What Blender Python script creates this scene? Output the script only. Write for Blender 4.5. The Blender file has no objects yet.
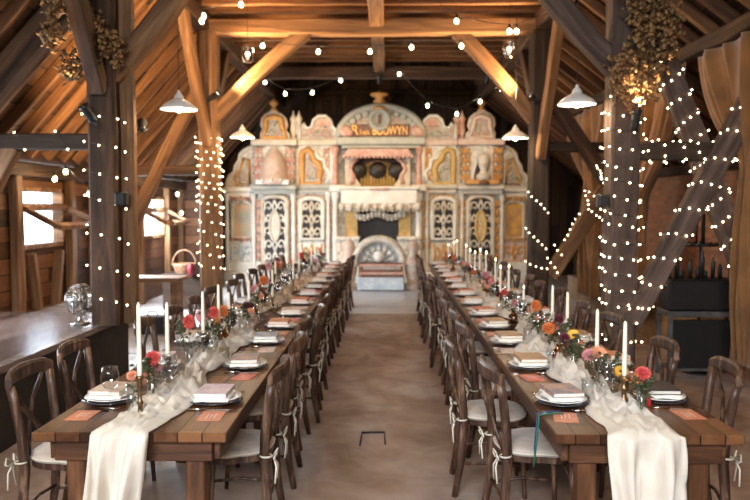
import bpy, bmesh, math, random
from mathutils import Vector, Matrix, Euler, Quaternion, noise as mnoise
random.seed(7)
S = bpy.context.scene
COL = S.collection
PI = math.pi
# ------------------------------------------------------------------ camera, world, light, exposure
FPX = 729.0
cam_d = bpy.data.cameras.new('camera'); cam = bpy.data.objects.new('camera', cam_d); COL.objects.link(cam)
cam_d.sensor_width = 36.0; cam_d.lens = FPX / 750 * 36
CAMH = 1.75
cam.location = (0, 0, CAMH)
pitch = math.atan(43 / FPX); yaw = math.atan(11 / FPX)
cam.rotation_euler = (PI / 2 - pitch, 0, yaw)
cam_d.clip_start = 0.05; cam_d.clip_end = 200
cam_d.dof.use_dof = True; cam_d.dof.focus_distance = 3.9; cam_d.dof.aperture_fstop = 2.3
S.camera = cam
S.view_settings.view_transform = 'Standard'; S.view_settings.look = 'None'
S.view_settings.gamma = 1.0; S.view_settings.use_curve_mapping = False
S.view_settings.exposure = 0.12
W = bpy.data.worlds.new('world'); S.world = W; W.use_nodes = True
W.node_tree.nodes['Background'].inputs[0].default_value = (0.80, 0.90, 1.0, 1)
W.node_tree.nodes['Background'].inputs[1].default_value = 9.0

def light(name, kind, loc, power, color, size=0.05, target=None, spot=None, blend=0.5, sx=None, sy=None):
    d = bpy.data.lights.new(name, kind); d.energy = power; d.color = color
    o = bpy.data.objects.new(name, d); COL.objects.link(o); o.location = loc
    if kind == 'AREA':
        d.shape = 'RECTANGLE'; d.size = sx; d.size_y = sy
    else:
        d.shadow_soft_size = size
    if kind == 'SPOT':
        d.spot_size = spot; d.spot_blend = blend
    if target is not None:
        o.rotation_euler = (Vector(target) - Vector(loc)).to_track_quat('-Z', 'Y').to_euler()
    return o
DAY = (0.86, 0.93, 1.0); WARM = (1.0, 0.62, 0.28); TUNG = (1.0, 0.74, 0.44)
# added fills behind the camera and in the left aisle; daylight at left windows
light('behind_camera_fill', 'AREA', (-0.9, -2.2, 3.2), 200, DAY, target=(0.1, 4.2, 0.4), sx=3.4, sy=1.4).data.spread = math.radians(95)  # unseen area fill inside the closed front wall
light('left_window_daylight', 'AREA', (-4.36, 6.3, 1.5), 85, DAY, target=(-1.0, 5.6, 0.6), sx=1.6, sy=0.9)
light('second_window_daylight', 'AREA', (-4.33, 13.8, 1.55), 150, DAY, target=(-2.4, 16.4, 0.7), sx=1.2, sy=0.7)
light('left_aisle_fill', 'AREA', (-4.3, 11.5, 1.5), 260, DAY, target=(-2.2, 11.0, 0.0), sx=1.2, sy=1.0)  # added fill brightening the aisle floor; the wall has no door here

# ------------------------------------------------------------------ materials
MATS = {}
def N(nt, typ, **kw):
    n = nt.nodes.new(typ)
    for k, v in kw.items(): setattr(n, k, v)
    return n
def newmat(name):
    m = bpy.data.materials.new(name); m.use_nodes = True; MATS[name] = m
    return m, m.node_tree, m.node_tree.nodes['Principled BSDF']
def ramp(nt, stops, fac):
    r = N(nt, 'ShaderNodeValToRGB'); e = r.color_ramp.elements
    while len(e) < len(stops): e.new(0.5)
    for el, (p, c) in zip(e, stops): el.position = p; el.color = (*c, 1)
    nt.links.new(fac, r.inputs[0]); return r.outputs[0]
def simple(name, col, rough=0.5, metal=0.0, col2=None, scale=8.0, bump=0.0, sheen=0.0, sss=0.0, coat=0.0):
    m, nt, b = newmat(name)
    b.inputs['Roughness'].default_value = rough; b.inputs['Metallic'].default_value = metal
    b.inputs['Base Color'].default_value = (*col, 1)
    if coat: b.inputs['Coat Weight'].default_value = coat
    if sheen: b.inputs['Sheen Weight'].default_value = sheen
    if sss:
        b.inputs['Subsurface Weight'].default_value = sss; b.inputs['Subsurface Radius'].default_value = (0.02, 0.012, 0.006)
        b.inputs['Subsurface Scale'].default_value = 0.5
    tc = N(nt, 'ShaderNodeTexCoord'); no = N(nt, 'ShaderNodeTexNoise')
    no.inputs['Scale'].default_value = scale; no.inputs['Detail'].default_value = 5
    nt.links.new(tc.outputs['Object'], no.inputs['Vector'])
    c2 = col2 if col2 else tuple(c * 0.86 for c in col)
    nt.links.new(ramp(nt, [(0.35, c2), (0.65, col)], no.outputs['Fac']), b.inputs['Base Color'])
    if bump:
        bp = N(nt, 'ShaderNodeBump'); bp.inputs['Strength'].default_value = bump; bp.inputs['Distance'].default_value = 0.01
        nt.links.new(no.outputs['Fac'], bp.inputs['Height']); nt.links.new(bp.outputs[0], b.inputs['Normal'])
    return m
def emit(name, col, strength, sample=True):
    m, nt, b = newmat(name)
    b.inputs['Base Color'].default_value = (*col, 1)
    b.inputs['Emission Color'].default_value = (*col, 1); b.inputs['Emission Strength'].default_value = strength
    if not sample: m.cycles.emission_sampling = 'NONE'
    return m
def wood(name, dark, mid, lightc, rough=0.55, axis=0, fine=16.0, along=1.6, bump=0.35, var=0.35, spec=0.4):
    """grain runs along the object's own axis (0 x, 1 y, 2 z)"""
    m, nt, b = newmat(name)
    tc = N(nt, 'ShaderNodeTexCoord'); mp = N(nt, 'ShaderNodeMapping')
    sc = [fine] * 3; sc[axis] = along; mp.inputs['Scale'].default_value = sc
    oi = N(nt, 'ShaderNodeObjectInfo')
    va = N(nt, 'ShaderNodeVectorMath', operation='SCALE'); va.inputs[3].default_value = 37.0
    cx = N(nt, 'ShaderNodeCombineXYZ')
    for i in range(3): nt.links.new(oi.outputs['Random'], cx.inputs[i])
    nt.links.new(cx.outputs[0], va.inputs[0])
    ad = N(nt, 'ShaderNodeVectorMath', operation='ADD')
    nt.links.new(tc.outputs['Object'], mp.inputs[0]); nt.links.new(mp.outputs[0], ad.inputs[0]); nt.links.new(va.outputs[0], ad.inputs[1])
    no = N(nt, 'ShaderNodeTexNoise'); no.inputs['Scale'].default_value = 1.0; no.inputs['Detail'].default_value = 7
    no.inputs['Roughness'].default_value = 0.62; no.inputs['Distortion'].default_value = 0.6
    nt.links.new(ad.outputs[0], no.inputs['Vector'])
    c = ramp(nt, [(0.30, dark), (0.52, mid), (0.74, lightc)], no.outputs['Fac'])
    hs = N(nt, 'ShaderNodeHueSaturation')
    mr = N(nt, 'ShaderNodeMapRange'); mr.inputs['To Min'].default_value = 1 - var; mr.inputs['To Max'].default_value = 1 + var
    nt.links.new(oi.outputs['Random'], mr.inputs['Value']); nt.links.new(mr.outputs[0], hs.inputs['Value'])
    nt.links.new(c, hs.inputs['Color']); nt.links.new(hs.outputs[0], b.inputs['Base Color'])
    b.inputs['Roughness'].default_value = rough; b.inputs['Specular IOR Level'].default_value = spec
    bp = N(nt, 'ShaderNodeBump'); bp.inputs['Strength'].default_value = bump; bp.inputs['Distance'].default_value = 0.006
    nt.links.new(no.outputs['Fac'], bp.inputs['Height']); nt.links.new(bp.outputs[0], b.inputs['Normal'])
    return m
def planks(name, u, v, width, seg, dark, mid, lightc, rough=0.6, gap=0.05, spec=0.4, bump=0.4, gapc=(0.01, 0.006, 0.004)):
    """boards running along axis v, laid side by side along axis u, every board its own tone"""
    m, nt, b = newmat(name); L = nt.links.new
    def M(op, a, c=None, d=None):
        n = N(nt, 'ShaderNodeMath', operation=op)
        for i, x in enumerate((a, c, d)):
            if x is None: continue
            if isinstance(x, (int, float)): n.inputs[i].default_value = x
            else: L(x, n.inputs[i])
        return n.outputs[0]
    tc = N(nt, 'ShaderNodeTexCoord'); sp = N(nt, 'ShaderNodeSeparateXYZ'); L(tc.outputs['Object'], sp.inputs[0])
    uu = M('DIVIDE', sp.outputs[u], width); iu = M('FLOOR', uu); fu = M('FRACT', uu)
    wn = N(nt, 'ShaderNodeTexWhiteNoise', noise_dimensions='1D'); L(iu, wn.inputs['W'])
    vv = M('ADD', M('DIVIDE', sp.outputs[v], seg), M('MULTIPLY', wn.outputs['Value'], 5.0)); iv = M('FLOOR', vv); fv = M('FRACT', vv)
    w2 = N(nt, 'ShaderNodeTexWhiteNoise', noise_dimensions='2D'); cb = N(nt, 'ShaderNodeCombineXYZ'); L(iu, cb.inputs[0]); L(iv, cb.inputs[1]); L(cb.outputs[0], w2.inputs['Vector'])
    mp = N(nt, 'ShaderNodeMapping'); sc = [14.0] * 3; sc[v] = 1.3; mp.inputs['Scale'].default_value = sc; L(tc.outputs['Object'], mp.inputs[0])
    ofs = N(nt, 'ShaderNodeVectorMath', operation='MULTIPLY_ADD'); L(w2.outputs['Color'], ofs.inputs[0]); ofs.inputs[1].default_value = (30, 30, 30); L(mp.outputs[0], ofs.inputs[2])
    no = N(nt, 'ShaderNodeTexNoise'); no.inputs['Scale'].default_value = 1.0; no.inputs['Detail'].default_value = 7; no.inputs['Distortion'].default_value = 0.5; L(ofs.outputs[0], no.inputs['Vector'])
    f = M('ADD', M('MULTIPLY', w2.outputs['Value'], 0.62), M('MULTIPLY', no.outputs['Fac'], 0.50))
    c = ramp(nt, [(0.22, dark), (0.52, mid), (0.88, lightc)], f)
    g = M('MINIMUM', M('MINIMUM', fu, M('SUBTRACT', 1.0, fu)), M('MULTIPLY', M('MINIMUM', fv, M('SUBTRACT', 1.0, fv)), seg / width))
    gm = N(nt, 'ShaderNodeMapRange'); gm.inputs['From Min'].default_value = gap * 0.4; gm.inputs['From Max'].default_value = gap; L(g, gm.inputs['Value'])
    mx = N(nt, 'ShaderNodeMix', data_type='RGBA'); L(gm.outputs[0], mx.inputs[0]); mx.inputs[6].default_value = (*gapc, 1); L(c, mx.inputs[7])
    L(mx.outputs[2], b.inputs['Base Color']); b.inputs['Roughness'].default_value = rough; b.inputs['Specular IOR Level'].default_value = spec
    bp = N(nt, 'ShaderNodeBump'); bp.inputs['Strength'].default_value = bump; bp.inputs['Distance'].default_value = 0.01
    L(M('ADD', M('MULTIPLY', no.outputs['Fac'], 0.25), gm.outputs[0]), bp.inputs['Height']); L(bp.outputs[0], b.inputs['Normal'])
    return m
def glassy(name, tint=(1, 1, 1), body=0.08, refl=0.9):
    m, nt, b = newmat(name); nt.nodes.remove(b); L = nt.links.new
    out = nt.nodes['Material Output']; tr = N(nt, 'ShaderNodeBsdfTransparent'); gl = N(nt, 'ShaderNodeBsdfGlossy')
    tr.inputs[0].default_value = (*tint, 1); gl.inputs['Roughness'].default_value = 0.03; gl.inputs[0].default_value = (refl, refl, refl, 1)
    fr = N(nt, 'ShaderNodeLayerWeight'); fr.inputs[0].default_value = 0.3
    pw = N(nt, 'ShaderNodeMath', operation='POWER'); pw.inputs[1].default_value = 2.0; L(fr.outputs['Facing'], pw.inputs[0])
    ad = N(nt, 'ShaderNodeMath', operation='MULTIPLY_ADD'); ad.inputs[1].default_value = 0.8; ad.inputs[2].default_value = body; ad.use_clamp = True
    mx = N(nt, 'ShaderNodeMixShader'); L(pw.outputs[0], ad.inputs[0]); L(ad.outputs[0], mx.inputs[0]); L(tr.outputs[0], mx.inputs[1]); L(gl.outputs[0], mx.inputs[2])
    L(mx.outputs[0], out.inputs[0]); return m

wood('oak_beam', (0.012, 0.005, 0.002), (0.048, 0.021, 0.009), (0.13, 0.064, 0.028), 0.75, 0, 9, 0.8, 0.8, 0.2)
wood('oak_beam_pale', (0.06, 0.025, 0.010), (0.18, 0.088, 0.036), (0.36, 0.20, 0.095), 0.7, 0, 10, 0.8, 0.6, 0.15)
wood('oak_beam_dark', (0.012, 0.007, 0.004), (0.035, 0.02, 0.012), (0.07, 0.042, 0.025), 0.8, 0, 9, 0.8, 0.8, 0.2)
wood('rafter_wood', (0.05, 0.021, 0.008), (0.15, 0.066, 0.026), (0.29, 0.145, 0.062), 0.7, 0, 12, 1.0, 0.5, 0.25)
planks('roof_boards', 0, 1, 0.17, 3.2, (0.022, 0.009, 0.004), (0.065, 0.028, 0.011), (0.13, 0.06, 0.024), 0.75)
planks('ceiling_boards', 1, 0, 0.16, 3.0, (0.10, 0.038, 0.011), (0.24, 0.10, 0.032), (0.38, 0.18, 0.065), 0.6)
planks('wall_boards', 2, 1, 0.19, 2.4, (0.02, 0.007, 0.003), (0.085, 0.031, 0.012), (0.22, 0.095, 0.04), 0.65)
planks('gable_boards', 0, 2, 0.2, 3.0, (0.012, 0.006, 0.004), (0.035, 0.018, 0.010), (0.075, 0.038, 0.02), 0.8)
planks('stage_boards', 0, 1, 0.14, 3.6, (0.05, 0.032, 0.028), (0.13, 0.09, 0.08), (0.22, 0.16, 0.14), 0.24, spec=0.7, bump=0.12)
planks('ledge_boards', 1, 0, 0.22, 1.0, (0.07, 0.035, 0.018), (0.17, 0.09, 0.045), (0.28, 0.16, 0.09), 0.75)
planks('table_boards', 0, 1, 0.108, 0.62, (0.009, 0.003, 0.0015), (0.055, 0.019, 0.008), (0.19, 0.078, 0.031), 0.34, gap=0.035, spec=0.32, bump=0.5)
wood('table_leg_wood', (0.025, 0.008, 0.003), (0.095, 0.035, 0.013), (0.21, 0.09, 0.036), 0.45, 2, 14, 1.5, 0.4, 0.15)
wood('table_apron_wood', (0.02, 0.007, 0.003), (0.075, 0.027, 0.011), (0.17, 0.072, 0.03), 0.45, 0, 14, 1.5, 0.4, 0.15)
wood('chair_wood', (0.018, 0.008, 0.0045), (0.070, 0.034, 0.020), (0.27, 0.155, 0.095), 0.40, 2, 26, 4, 0.35, 0.25, 0.35)
simple('dark_stage_face', (0.02, 0.013, 0.01), 0.7, col2=(0.008, 0.005, 0.004), scale=6)
simple('plaster_plinth', (0.36, 0.25, 0.16), 0.9, col2=(0.24, 0.16, 0.10), scale=5, bump=0.3)
simple('linen_cream', (0.90, 0.82, 0.71), 0.85, col2=(0.84, 0.75, 0.64), scale=14, bump=0.15, sheen=0.2)
_m = MATS['linen_cream'].copy(); _m.name = 'gauze_cream'; MATS['gauze_cream'] = _m; _nt = _m.node_tree; _b = _nt.nodes['Principled BSDF']
_tr = N(_nt, 'ShaderNodeBsdfTranslucent'); _tr.inputs[0].default_value = (0.88, 0.78, 0.66, 1); _mx = N(_nt, 'ShaderNodeMixShader'); _mx.inputs[0].default_value = 0.38
_nt.links.new(_b.outputs[0], _mx.inputs[1]); _nt.links.new(_tr.outputs[0], _mx.inputs[2]); _nt.links.new(_mx.outputs[0], _nt.nodes['Material Output'].inputs[0])
simple('cushion_fabric', (0.50, 0.41, 0.34), 0.9, col2=(0.40, 0.32, 0.27), scale=25, bump=0.15, sheen=0.2)
simple('ribbon_ivory', (0.66, 0.58, 0.46), 0.6)
simple('ribbon_green', (0.01, 0.13, 0.06), 0.5); simple('ribbon_blue', (0.02, 0.05, 0.14), 0.5); simple('ribbon_yellow', (0.55, 0.48, 0.2), 0.5)
simple('curtain_velvet', (0.26, 0.115, 0.032), 0.9, col2=(0.16, 0.07, 0.02), scale=3, bump=0.1, sheen=0.4)
simple('candle_wax', (0.88, 0.80, 0.64), 0.45, col2=(0.84, 0.75, 0.58), sss=0.25)
simple('aged_brass', (0.22, 0.13, 0.06), 0.35, 0.8, col2=(0.10, 0.06, 0.03), scale=30)
simple('black_iron', (0.012, 0.011, 0.011), 0.5, 0.3)
simple('black_plastic', (0.015, 0.014, 0.014), 0.4)
simple('grey_steel', (0.16, 0.16, 0.17), 0.5, 0.7, col2=(0.08, 0.08, 0.085))
simple('silver_metal', (0.55, 0.53, 0.50), 0.25, 0.95, col2=(0.35, 0.33, 0.31), scale=20)
simple('white_enamel', (0.86, 0.84, 0.80), 0.3)
simple('porcelain', (0.85, 0.83, 0.80), 0.18, coat=0.5); simple('porcelain_dark', (0.035, 0.035, 0.045), 0.2, coat=0.5)
simple('flatware', (0.62, 0.58, 0.52), 0.2, 1.0)
simple('paper_pages', (0.78, 0.71, 0.60), 0.8); simple('paper_white', (0.85, 0.82, 0.78), 0.7)
for n_, c_, c2_ in (('cover_tan', (0.47, 0.29, 0.17), (0.40, 0.23, 0.13)), ('cover_terracotta', (0.62, 0.24, 0.13), (0.50, 0.17, 0.09)),
                    ('cover_blue', (0.10, 0.20, 0.36), (0.55, 0.50, 0.48)), ('cover_mauve', (0.46, 0.34, 0.40), (0.60, 0.52, 0.52)),
                    ('cover_black', (0.018, 0.015, 0.018), (0.03, 0.024, 0.03)), ('cover_cream', (0.68, 0.57, 0.47), (0.50, 0.30, 0.24)),
                    ('cover_red', (0.52, 0.07, 0.05), (0.66, 0.22, 0.12)), ('cover_slate', (0.17, 0.17, 0.24), (0.52, 0.30, 0.20))):
    simple(n_, c_, 0.45, col2=c2_, scale=22)
for n_, c_, c2_ in (('petal_coral', (0.62, 0.09, 0.07), (0.45, 0.05, 0.045)), ('petal_red', (0.70, 0.035, 0.035), (0.5, 0.02, 0.02)),
                    ('petal_burgundy', (0.11, 0.012, 0.025), (0.06, 0.006, 0.012)), ('petal_peach', (0.72, 0.31, 0.17), (0.6, 0.22, 0.11)),
                    ('petal_pink', (0.62, 0.27, 0.27), (0.48, 0.18, 0.19)), ('petal_yellow', (0.76, 0.42, 0.04), (0.6, 0.3, 0.02)),
                    ('petal_orange', (0.66, 0.20, 0.05), (0.5, 0.12, 0.03)), ('petal_white', (0.62, 0.56, 0.46), (0.5, 0.44, 0.34)),
                    ('leaf_green', (0.055, 0.065, 0.025), (0.03, 0.035, 0.014)), ('stem_green', (0.10, 0.14, 0.05), (0.06, 0.08, 0.03)),
                    ('dried_hop', (0.30, 0.165, 0.06), (0.08, 0.04, 0.015)), ('dried_twig', (0.13, 0.075, 0.035), (0.06, 0.035, 0.02)),
                    ('flower_eye', (0.10, 0.04, 0.02), (0.05, 0.02, 0.01)), ('wicker', (0.40, 0.22, 0.12), (0.22, 0.11, 0.06)), ('red_cloth', (0.25, 0.015, 0.03), (0.12, 0.01, 0.015))):
    simple(n_, c_, 0.6, col2=c2_, scale=30)
glassy('clear_glass', (0.97, 0.98, 0.98), 0.05); glassy('window_glass', (0.95, 0.97, 1.0), 0.03)
glassy('amber_glass', (0.80, 0.60, 0.40), 0.10)
emit('fairy_glow', (1.0, 0.78, 0.48), 13.0, False)
emit('bulb_glow', (1.0, 0.80, 0.50), 22.0, False)
emit('flame_glow', (1.0, 0.72, 0.34), 14.0, False)
emit('lamp_glow', (1.0, 0.87, 0.68), 9.0, False)
emit('pendant_glow', (1.0, 0.84, 0.62), 55.0, True)
emit('diode_red', (1.0, 0.1, 0.05), 3.0, False)
# organ paints
for n_, c_, c2_ in (('organ_cream', (0.66, 0.58, 0.46), (0.52, 0.44, 0.34)), ('organ_greygreen', (0.44, 0.43, 0.36), (0.34, 0.33, 0.28)),
                    ('organ_gold', (0.66, 0.33, 0.09), (0.50, 0.23, 0.06)), ('organ_pink', (0.58, 0.36, 0.28), (0.62, 0.50, 0.40)),
                    ('organ_rose', (0.50, 0.22, 0.17), (0.58, 0.40, 0.30)), ('organ_white', (0.74, 0.71, 0.64), (0.66, 0.62, 0.54)),
                    ('organ_brown', (0.22, 0.09, 0.045), (0.12, 0.05, 0.025)), ('organ_black', (0.012, 0.008, 0.006), (0.02, 0.013, 0.009)),
                    ('organ_blue', (0.42, 0.50, 0.56), (0.62, 0.66, 0.66)), ('organ_yellow', (0.62, 0.40, 0.13), (0.50, 0.30, 0.08)),
                    ('organ_olive', (0.24, 0.20, 0.12), (0.36, 0.17, 0.10))):
    simple(n_, c_, 0.5, col2=c2_, scale=5 if n_ in ('organ_cream', 'organ_white', 'organ_greygreen') else 9, bump=0.15)
simple('organ_painting', (0.66, 0.42, 0.24), 0.5, col2=(0.35, 0.36, 0.30), scale=3.5)
simple('organ_painting_yellow', (0.72, 0.38, 0.07), 0.5, col2=(0.32, 0.16, 0.08), scale=4.0)
simple('organ_letter', (0.80, 0.42, 0.10), 0.35, 0.3)

def floor_mat():
    m, nt, b = newmat('screed_floor'); L = nt.links.new
    tc = N(nt, 'ShaderNodeTexCoord')
    n1 = N(nt, 'ShaderNodeTexNoise'); n1.inputs['Scale'].default_value = 1.1; n1.inputs['Detail'].default_value = 6; n1.inputs['Distortion'].default_value = 1.2
    mp = N(nt, 'ShaderNodeMapping'); mp.inputs['Scale'].default_value = (1.0, 0.55, 1); L(tc.outputs['Object'], mp.inputs[0]); L(mp.outputs[0], n1.inputs['Vector'])
    c = ramp(nt, [(0.30, (0.19, 0.115, 0.08)), (0.47, (0.33, 0.235, 0.185)), (0.60, (0.40, 0.33, 0.30)), (0.75, (0.46, 0.41, 0.41))], n1.outputs['Fac'])
    # swept marks left by the trowel
    n2 = N(nt, 'ShaderNodeTexNoise'); n2.inputs['Scale'].default_value = 3.2; n2.inputs['Detail'].default_value = 8; n2.inputs['Distortion'].default_value = 1.0
    L(tc.outputs['Object'], n2.inputs['Vector'])
    c2 = ramp(nt, [(0.32, (0.80, 0.74, 0.70)), (0.66, (1.06, 1.03, 1.0))], n2.outputs['Fac'])
    mx = N(nt, 'ShaderNodeMix', data_type='RGBA', blend_type='MULTIPLY'); mx.inputs[0].default_value = 1.0; L(c, mx.inputs[6]); L(c2, mx.inputs[7])
    L(mx.outputs[2], b.inputs['Base Color'])
    L(ramp(nt, [(0.3, (0.55,) * 3), (0.7, (0.32,) * 3)], n2.outputs['Fac']), b.inputs['Roughness'])
    bp = N(nt, 'ShaderNodeBump'); bp.inputs['Strength'].default_value = 0.12; bp.inputs['Distance'].default_value = 0.01; L(n2.outputs['Fac'], bp.inputs['Height']); L(bp.outputs[0], b.inputs['Normal'])
floor_mat()
simple('pale_concrete_and_glare', (0.66, 0.64, 0.65), 0.3, col2=(0.54, 0.52, 0.53), scale=2.5)  # rear concrete, also the painted glare of the left aisle floor
def brick_mat():
    m, nt, b = newmat('brick_wall'); L = nt.links.new
    tc = N(nt, 'ShaderNodeTexCoord'); sp = N(nt, 'ShaderNodeSeparateXYZ'); cb = N(nt, 'ShaderNodeCombineXYZ')
    L(tc.outputs['Object'], sp.inputs[0]); L(sp.outputs[1], cb.inputs[0]); L(sp.outputs[2], cb.inputs[1])
    br = N(nt, 'ShaderNodeTexBrick'); br.inputs['Scale'].default_value = 1.0; br.inputs['Brick Width'].default_value = 0.24; br.inputs['Row Height'].default_value = 0.085
    br.inputs['Mortar Size'].default_value = 0.01; br.inputs['Color1'].default_value = (0.36, 0.13, 0.055, 1); br.inputs['Color2'].default_value = (0.22, 0.08, 0.035, 1); br.inputs['Mortar'].default_value = (0.20, 0.12, 0.07, 1)
    L(cb.outputs[0], br.inputs['Vector']); L(br.outputs['Color'], b.inputs['Base Color']); b.inputs['Roughness'].default_value = 0.85
brick_mat()

# ------------------------------------------------------------------ mesh builder
class MB:
    def __init__(s): s.v = []; s.f = []; s.m = []; s.s = []
    def add(s, vs, fs, mi=0, sm=False):
        o = len(s.v); s.v += [tuple(x) for x in vs]
        for f in fs: s.f.append(tuple(i + o for i in f)); s.m.append(mi); s.s.append(sm)
    def box(s, c, d, mi=0, rz=0.0, bev=0.0, rot=None):
        x, y, z = d[0] / 2, d[1] / 2, d[2] / 2
        R = rot if rot is not None else Matrix.Rotation(rz, 3, 'Z'); c = Vector(c)
        if bev <= 0:
            vs = [c + R @ Vector((sx * x, sy * y, sz * z)) for sz in (-1, 1) for sx, sy in ((-1, -1), (1, -1), (1, 1), (-1, 1))]
            s.add(vs, [(3, 2, 1, 0), (4, 5, 6, 7), (0, 1, 5, 4), (1, 2, 6, 5), (2, 3, 7, 6), (3, 0, 4, 7)], mi)
        else:
            k = min(bev, x * .9, y * .9, z * .9); vs = []
            for z_, i_ in ((-z, k), (-z + k, 0), (z - k, 0), (z, k)):
                X, Y = x - i_, y - i_
                for p in ((-X + k, -Y), (X - k, -Y), (X, -Y + k), (X, Y - k), (X - k, Y), (-X + k, Y), (-X, Y - k), (-X, -Y + k)):
                    vs.append(c + R @ Vector((p[0], p[1], z_)))
            fs = [tuple(range(7, -1, -1)), tuple(range(24, 32))]
            for r in range(3):
                for i in range(8): fs.append((r * 8 + i, r * 8 + (i + 1) % 8, r * 8 + 8 + (i + 1) % 8, r * 8 + 8 + i))
            s.add(vs, fs, mi)
    def tube(s, pts, r, n=8, mi=0, cap=True, flat=1.0, closed=False, up=None):
        pts = [Vector(p) for p in pts]; m = len(pts)
        rs = r if isinstance(r, (list, tuple)) else [r] * m
        vs = []; prev = None
        for i, p in enumerate(pts):
            if closed: t = pts[(i + 1) % m] - pts[i - 1]
            else: t = pts[min(i + 1, m - 1)] - pts[max(i - 1, 0)]
            t = t.normalized() if t.length > 1e-9 else Vector((0, 0, 1))
            if prev is None:
                a = Vector(up) if up else (Vector((0, 0, 1)) if abs(t.z) < .9 else Vector((1, 0, 0)))
            else: a = prev
            x = (a - t * a.dot(t)); x = x.normalized() if x.length > 1e-6 else t.orthogonal().normalized()
            prev = x; y = t.cross(x)
            for k in range(n):
                an = 2 * PI * k / n; vs.append(p + x * math.cos(an) * rs[i] + y * math.sin(an) * rs[i] * flat)
        fs = []
        for i in range(m if closed else m - 1):
            j = (i + 1) % m
            for k in range(n): fs.append((i * n + k, i * n + (k + 1) % n, j * n + (k + 1) % n, j * n + k))
        s.add(vs, fs, mi, True)
        if cap and not closed:
            o = len(s.v) - len(vs)
            s.f.append(tuple(o + k for k in range(n - 1, -1, -1))); s.m.append(mi); s.s.append(False)
            s.f.append(tuple(o + (m - 1) * n + k for k in range(n))); s.m.append(mi); s.s.append(False)
    def lathe(s, prof, c=(0, 0, 0), n=16, mi=0, sm=True, squash=(1, 1), wob=0.0, rot=None):
        c = Vector(c); vs = []
        for r, z in prof:
            for k in range(n):
                a = 2 * PI * k / n; w = 1 + wob * math.sin(a * 5 + z * 20)
                q = Vector((r * w * math.cos(a) * squash[0], r * w * math.sin(a) * squash[1], z)); vs.append(c + (rot @ q if rot is not None else q))
        fs = []
        for i in range(len(prof) - 1):
            for k in range(n): fs.append((i * n + k, i * n + (k + 1) % n, (i + 1) * n + (k + 1) % n, (i + 1) * n + k))
        s.add(vs, fs, mi, sm)
    def ball(s, c, r, n=8, m=5, mi=0, sc=(1, 1, 1)):
        c = Vector(c); vs = []
        for i in range(m + 1):
            th = PI * i / m
            for k in range(n):
                a = 2 * PI * k / n; vs.append(c + Vector((r * sc[0] * math.sin(th) * math.cos(a), r * sc[1] * math.sin(th) * math.sin(a), r * sc[2] * math.cos(th))))
        fs = [(i * n + k, (i + 1) * n + k, (i + 1) * n + (k + 1) % n, i * n + (k + 1) % n) for i in range(m) for k in range(n)]
        s.add(vs, fs, mi, True)
    def prism(s, poly, y0, y1, mi=0, plane='xz'):
        """outline poly (a, b) given depth y0..y1; plane xz: (x, z) with depth in y; plane xy: flat slab with depth in z"""
        def P(p, d): return (p[0], d, p[1]) if plane == 'xz' else ((p[0], p[1], d) if plane == 'xy' else (d, p[0], p[1]))
        n = len(poly); vs = [P(p, y0) for p in poly] + [P(p, y1) for p in poly]
        fs = [tuple(range(n)), tuple(range(2 * n - 1, n - 1, -1))] + [(i, n + i, n + (i + 1) % n, (i + 1) % n) for i in range(n)]
        s.add(vs, fs, mi)
    def build(s, name, mats, parent=None, loc=(0, 0, 0), rot=(0, 0, 0), org=None, quat=None):
        me = bpy.data.meshes.new(name)
        vs = s.v if org is None else [(x - org[0], y - org[1], z - org[2]) for x, y, z in s.v]
        me.from_pydata(vs, [], s.f)
        if isinstance(mats, str): mats = [mats]
        for m in mats: me.materials.append(MATS[m])
        me.polygons.foreach_set('material_index', s.m); me.polygons.foreach_set('use_smooth', s.s)
        bm = bmesh.new(); bm.from_mesh(me); bmesh.ops.recalc_face_normals(bm, faces=bm.faces); bm.to_mesh(me); bm.free()
        o = bpy.data.objects.new(name, me); COL.objects.link(o)
        o.parent = parent; o.location = loc; o.rotation_euler = rot
        if quat is not None: o.rotation_euler = quat.to_euler()
        return o
def tag(o, label=None, cat=None, group=None, kind=None):
    if label: o['label'] = label
    if cat: o['category'] = cat
    if group: o['group'] = group
    if kind: o['kind'] = kind
    return o
def empty(name, loc, label, cat, group=None, rz=0.0):
    o = bpy.data.objects.new(name, None); COL.objects.link(o); o.location = loc; o.rotation_euler = (0, 0, rz); o.empty_display_size = 0.1
    return tag(o, label, cat, group)
def kids(o): return [c for c in CH.get(o.name, [])]
CH = {}
def reg(root):
    """remember the tree under root so that copies are quick"""
    for c in root.children: pass
def dup(root, loc, rz=None, label=None, group=None, rot=None, scale=None):
    r = root.copy(); COL.objects.link(r); r.location = loc
    if rz is not None: r.rotation_euler = (0, 0, rz)
    if rot is not None: r.rotation_euler = rot
    if scale is not None: r.scale = scale
    if label: r['label'] = label
    if group: r['group'] = group
    if root.name not in CH: CH[root.name] = [(c, list(c.children)) for c in root.children]
    for ch, gs in CH[root.name]:
        c = ch.copy(); COL.objects.link(c); c.parent = r
        for g in gs:
            d = g.copy(); COL.objects.link(d); d.parent = c
    return r
ORD = ['first', 'second', 'third', 'fourth', 'fifth', 'sixth', 'seventh', 'eighth', 'ninth', 'tenth', 'eleventh', 'twelfth', 'thirteenth', 'fourteenth',
       'fifteenth', 'sixteenth', 'seventeenth', 'eighteenth', 'nineteenth', 'twentieth'] + ['twenty-' + w for w in ('first', 'second', 'third', 'fourth', 'fifth', 'sixth', 'seventh', 'eighth', 'ninth')] + ['thirtieth'] + ['thirty-' + w for w in ('first', 'second', 'third', 'fourth', 'fifth')]
def struct(name, mb, mats):
    o = mb.build(name, mats); o['kind'] = 'structure'; return o
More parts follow.
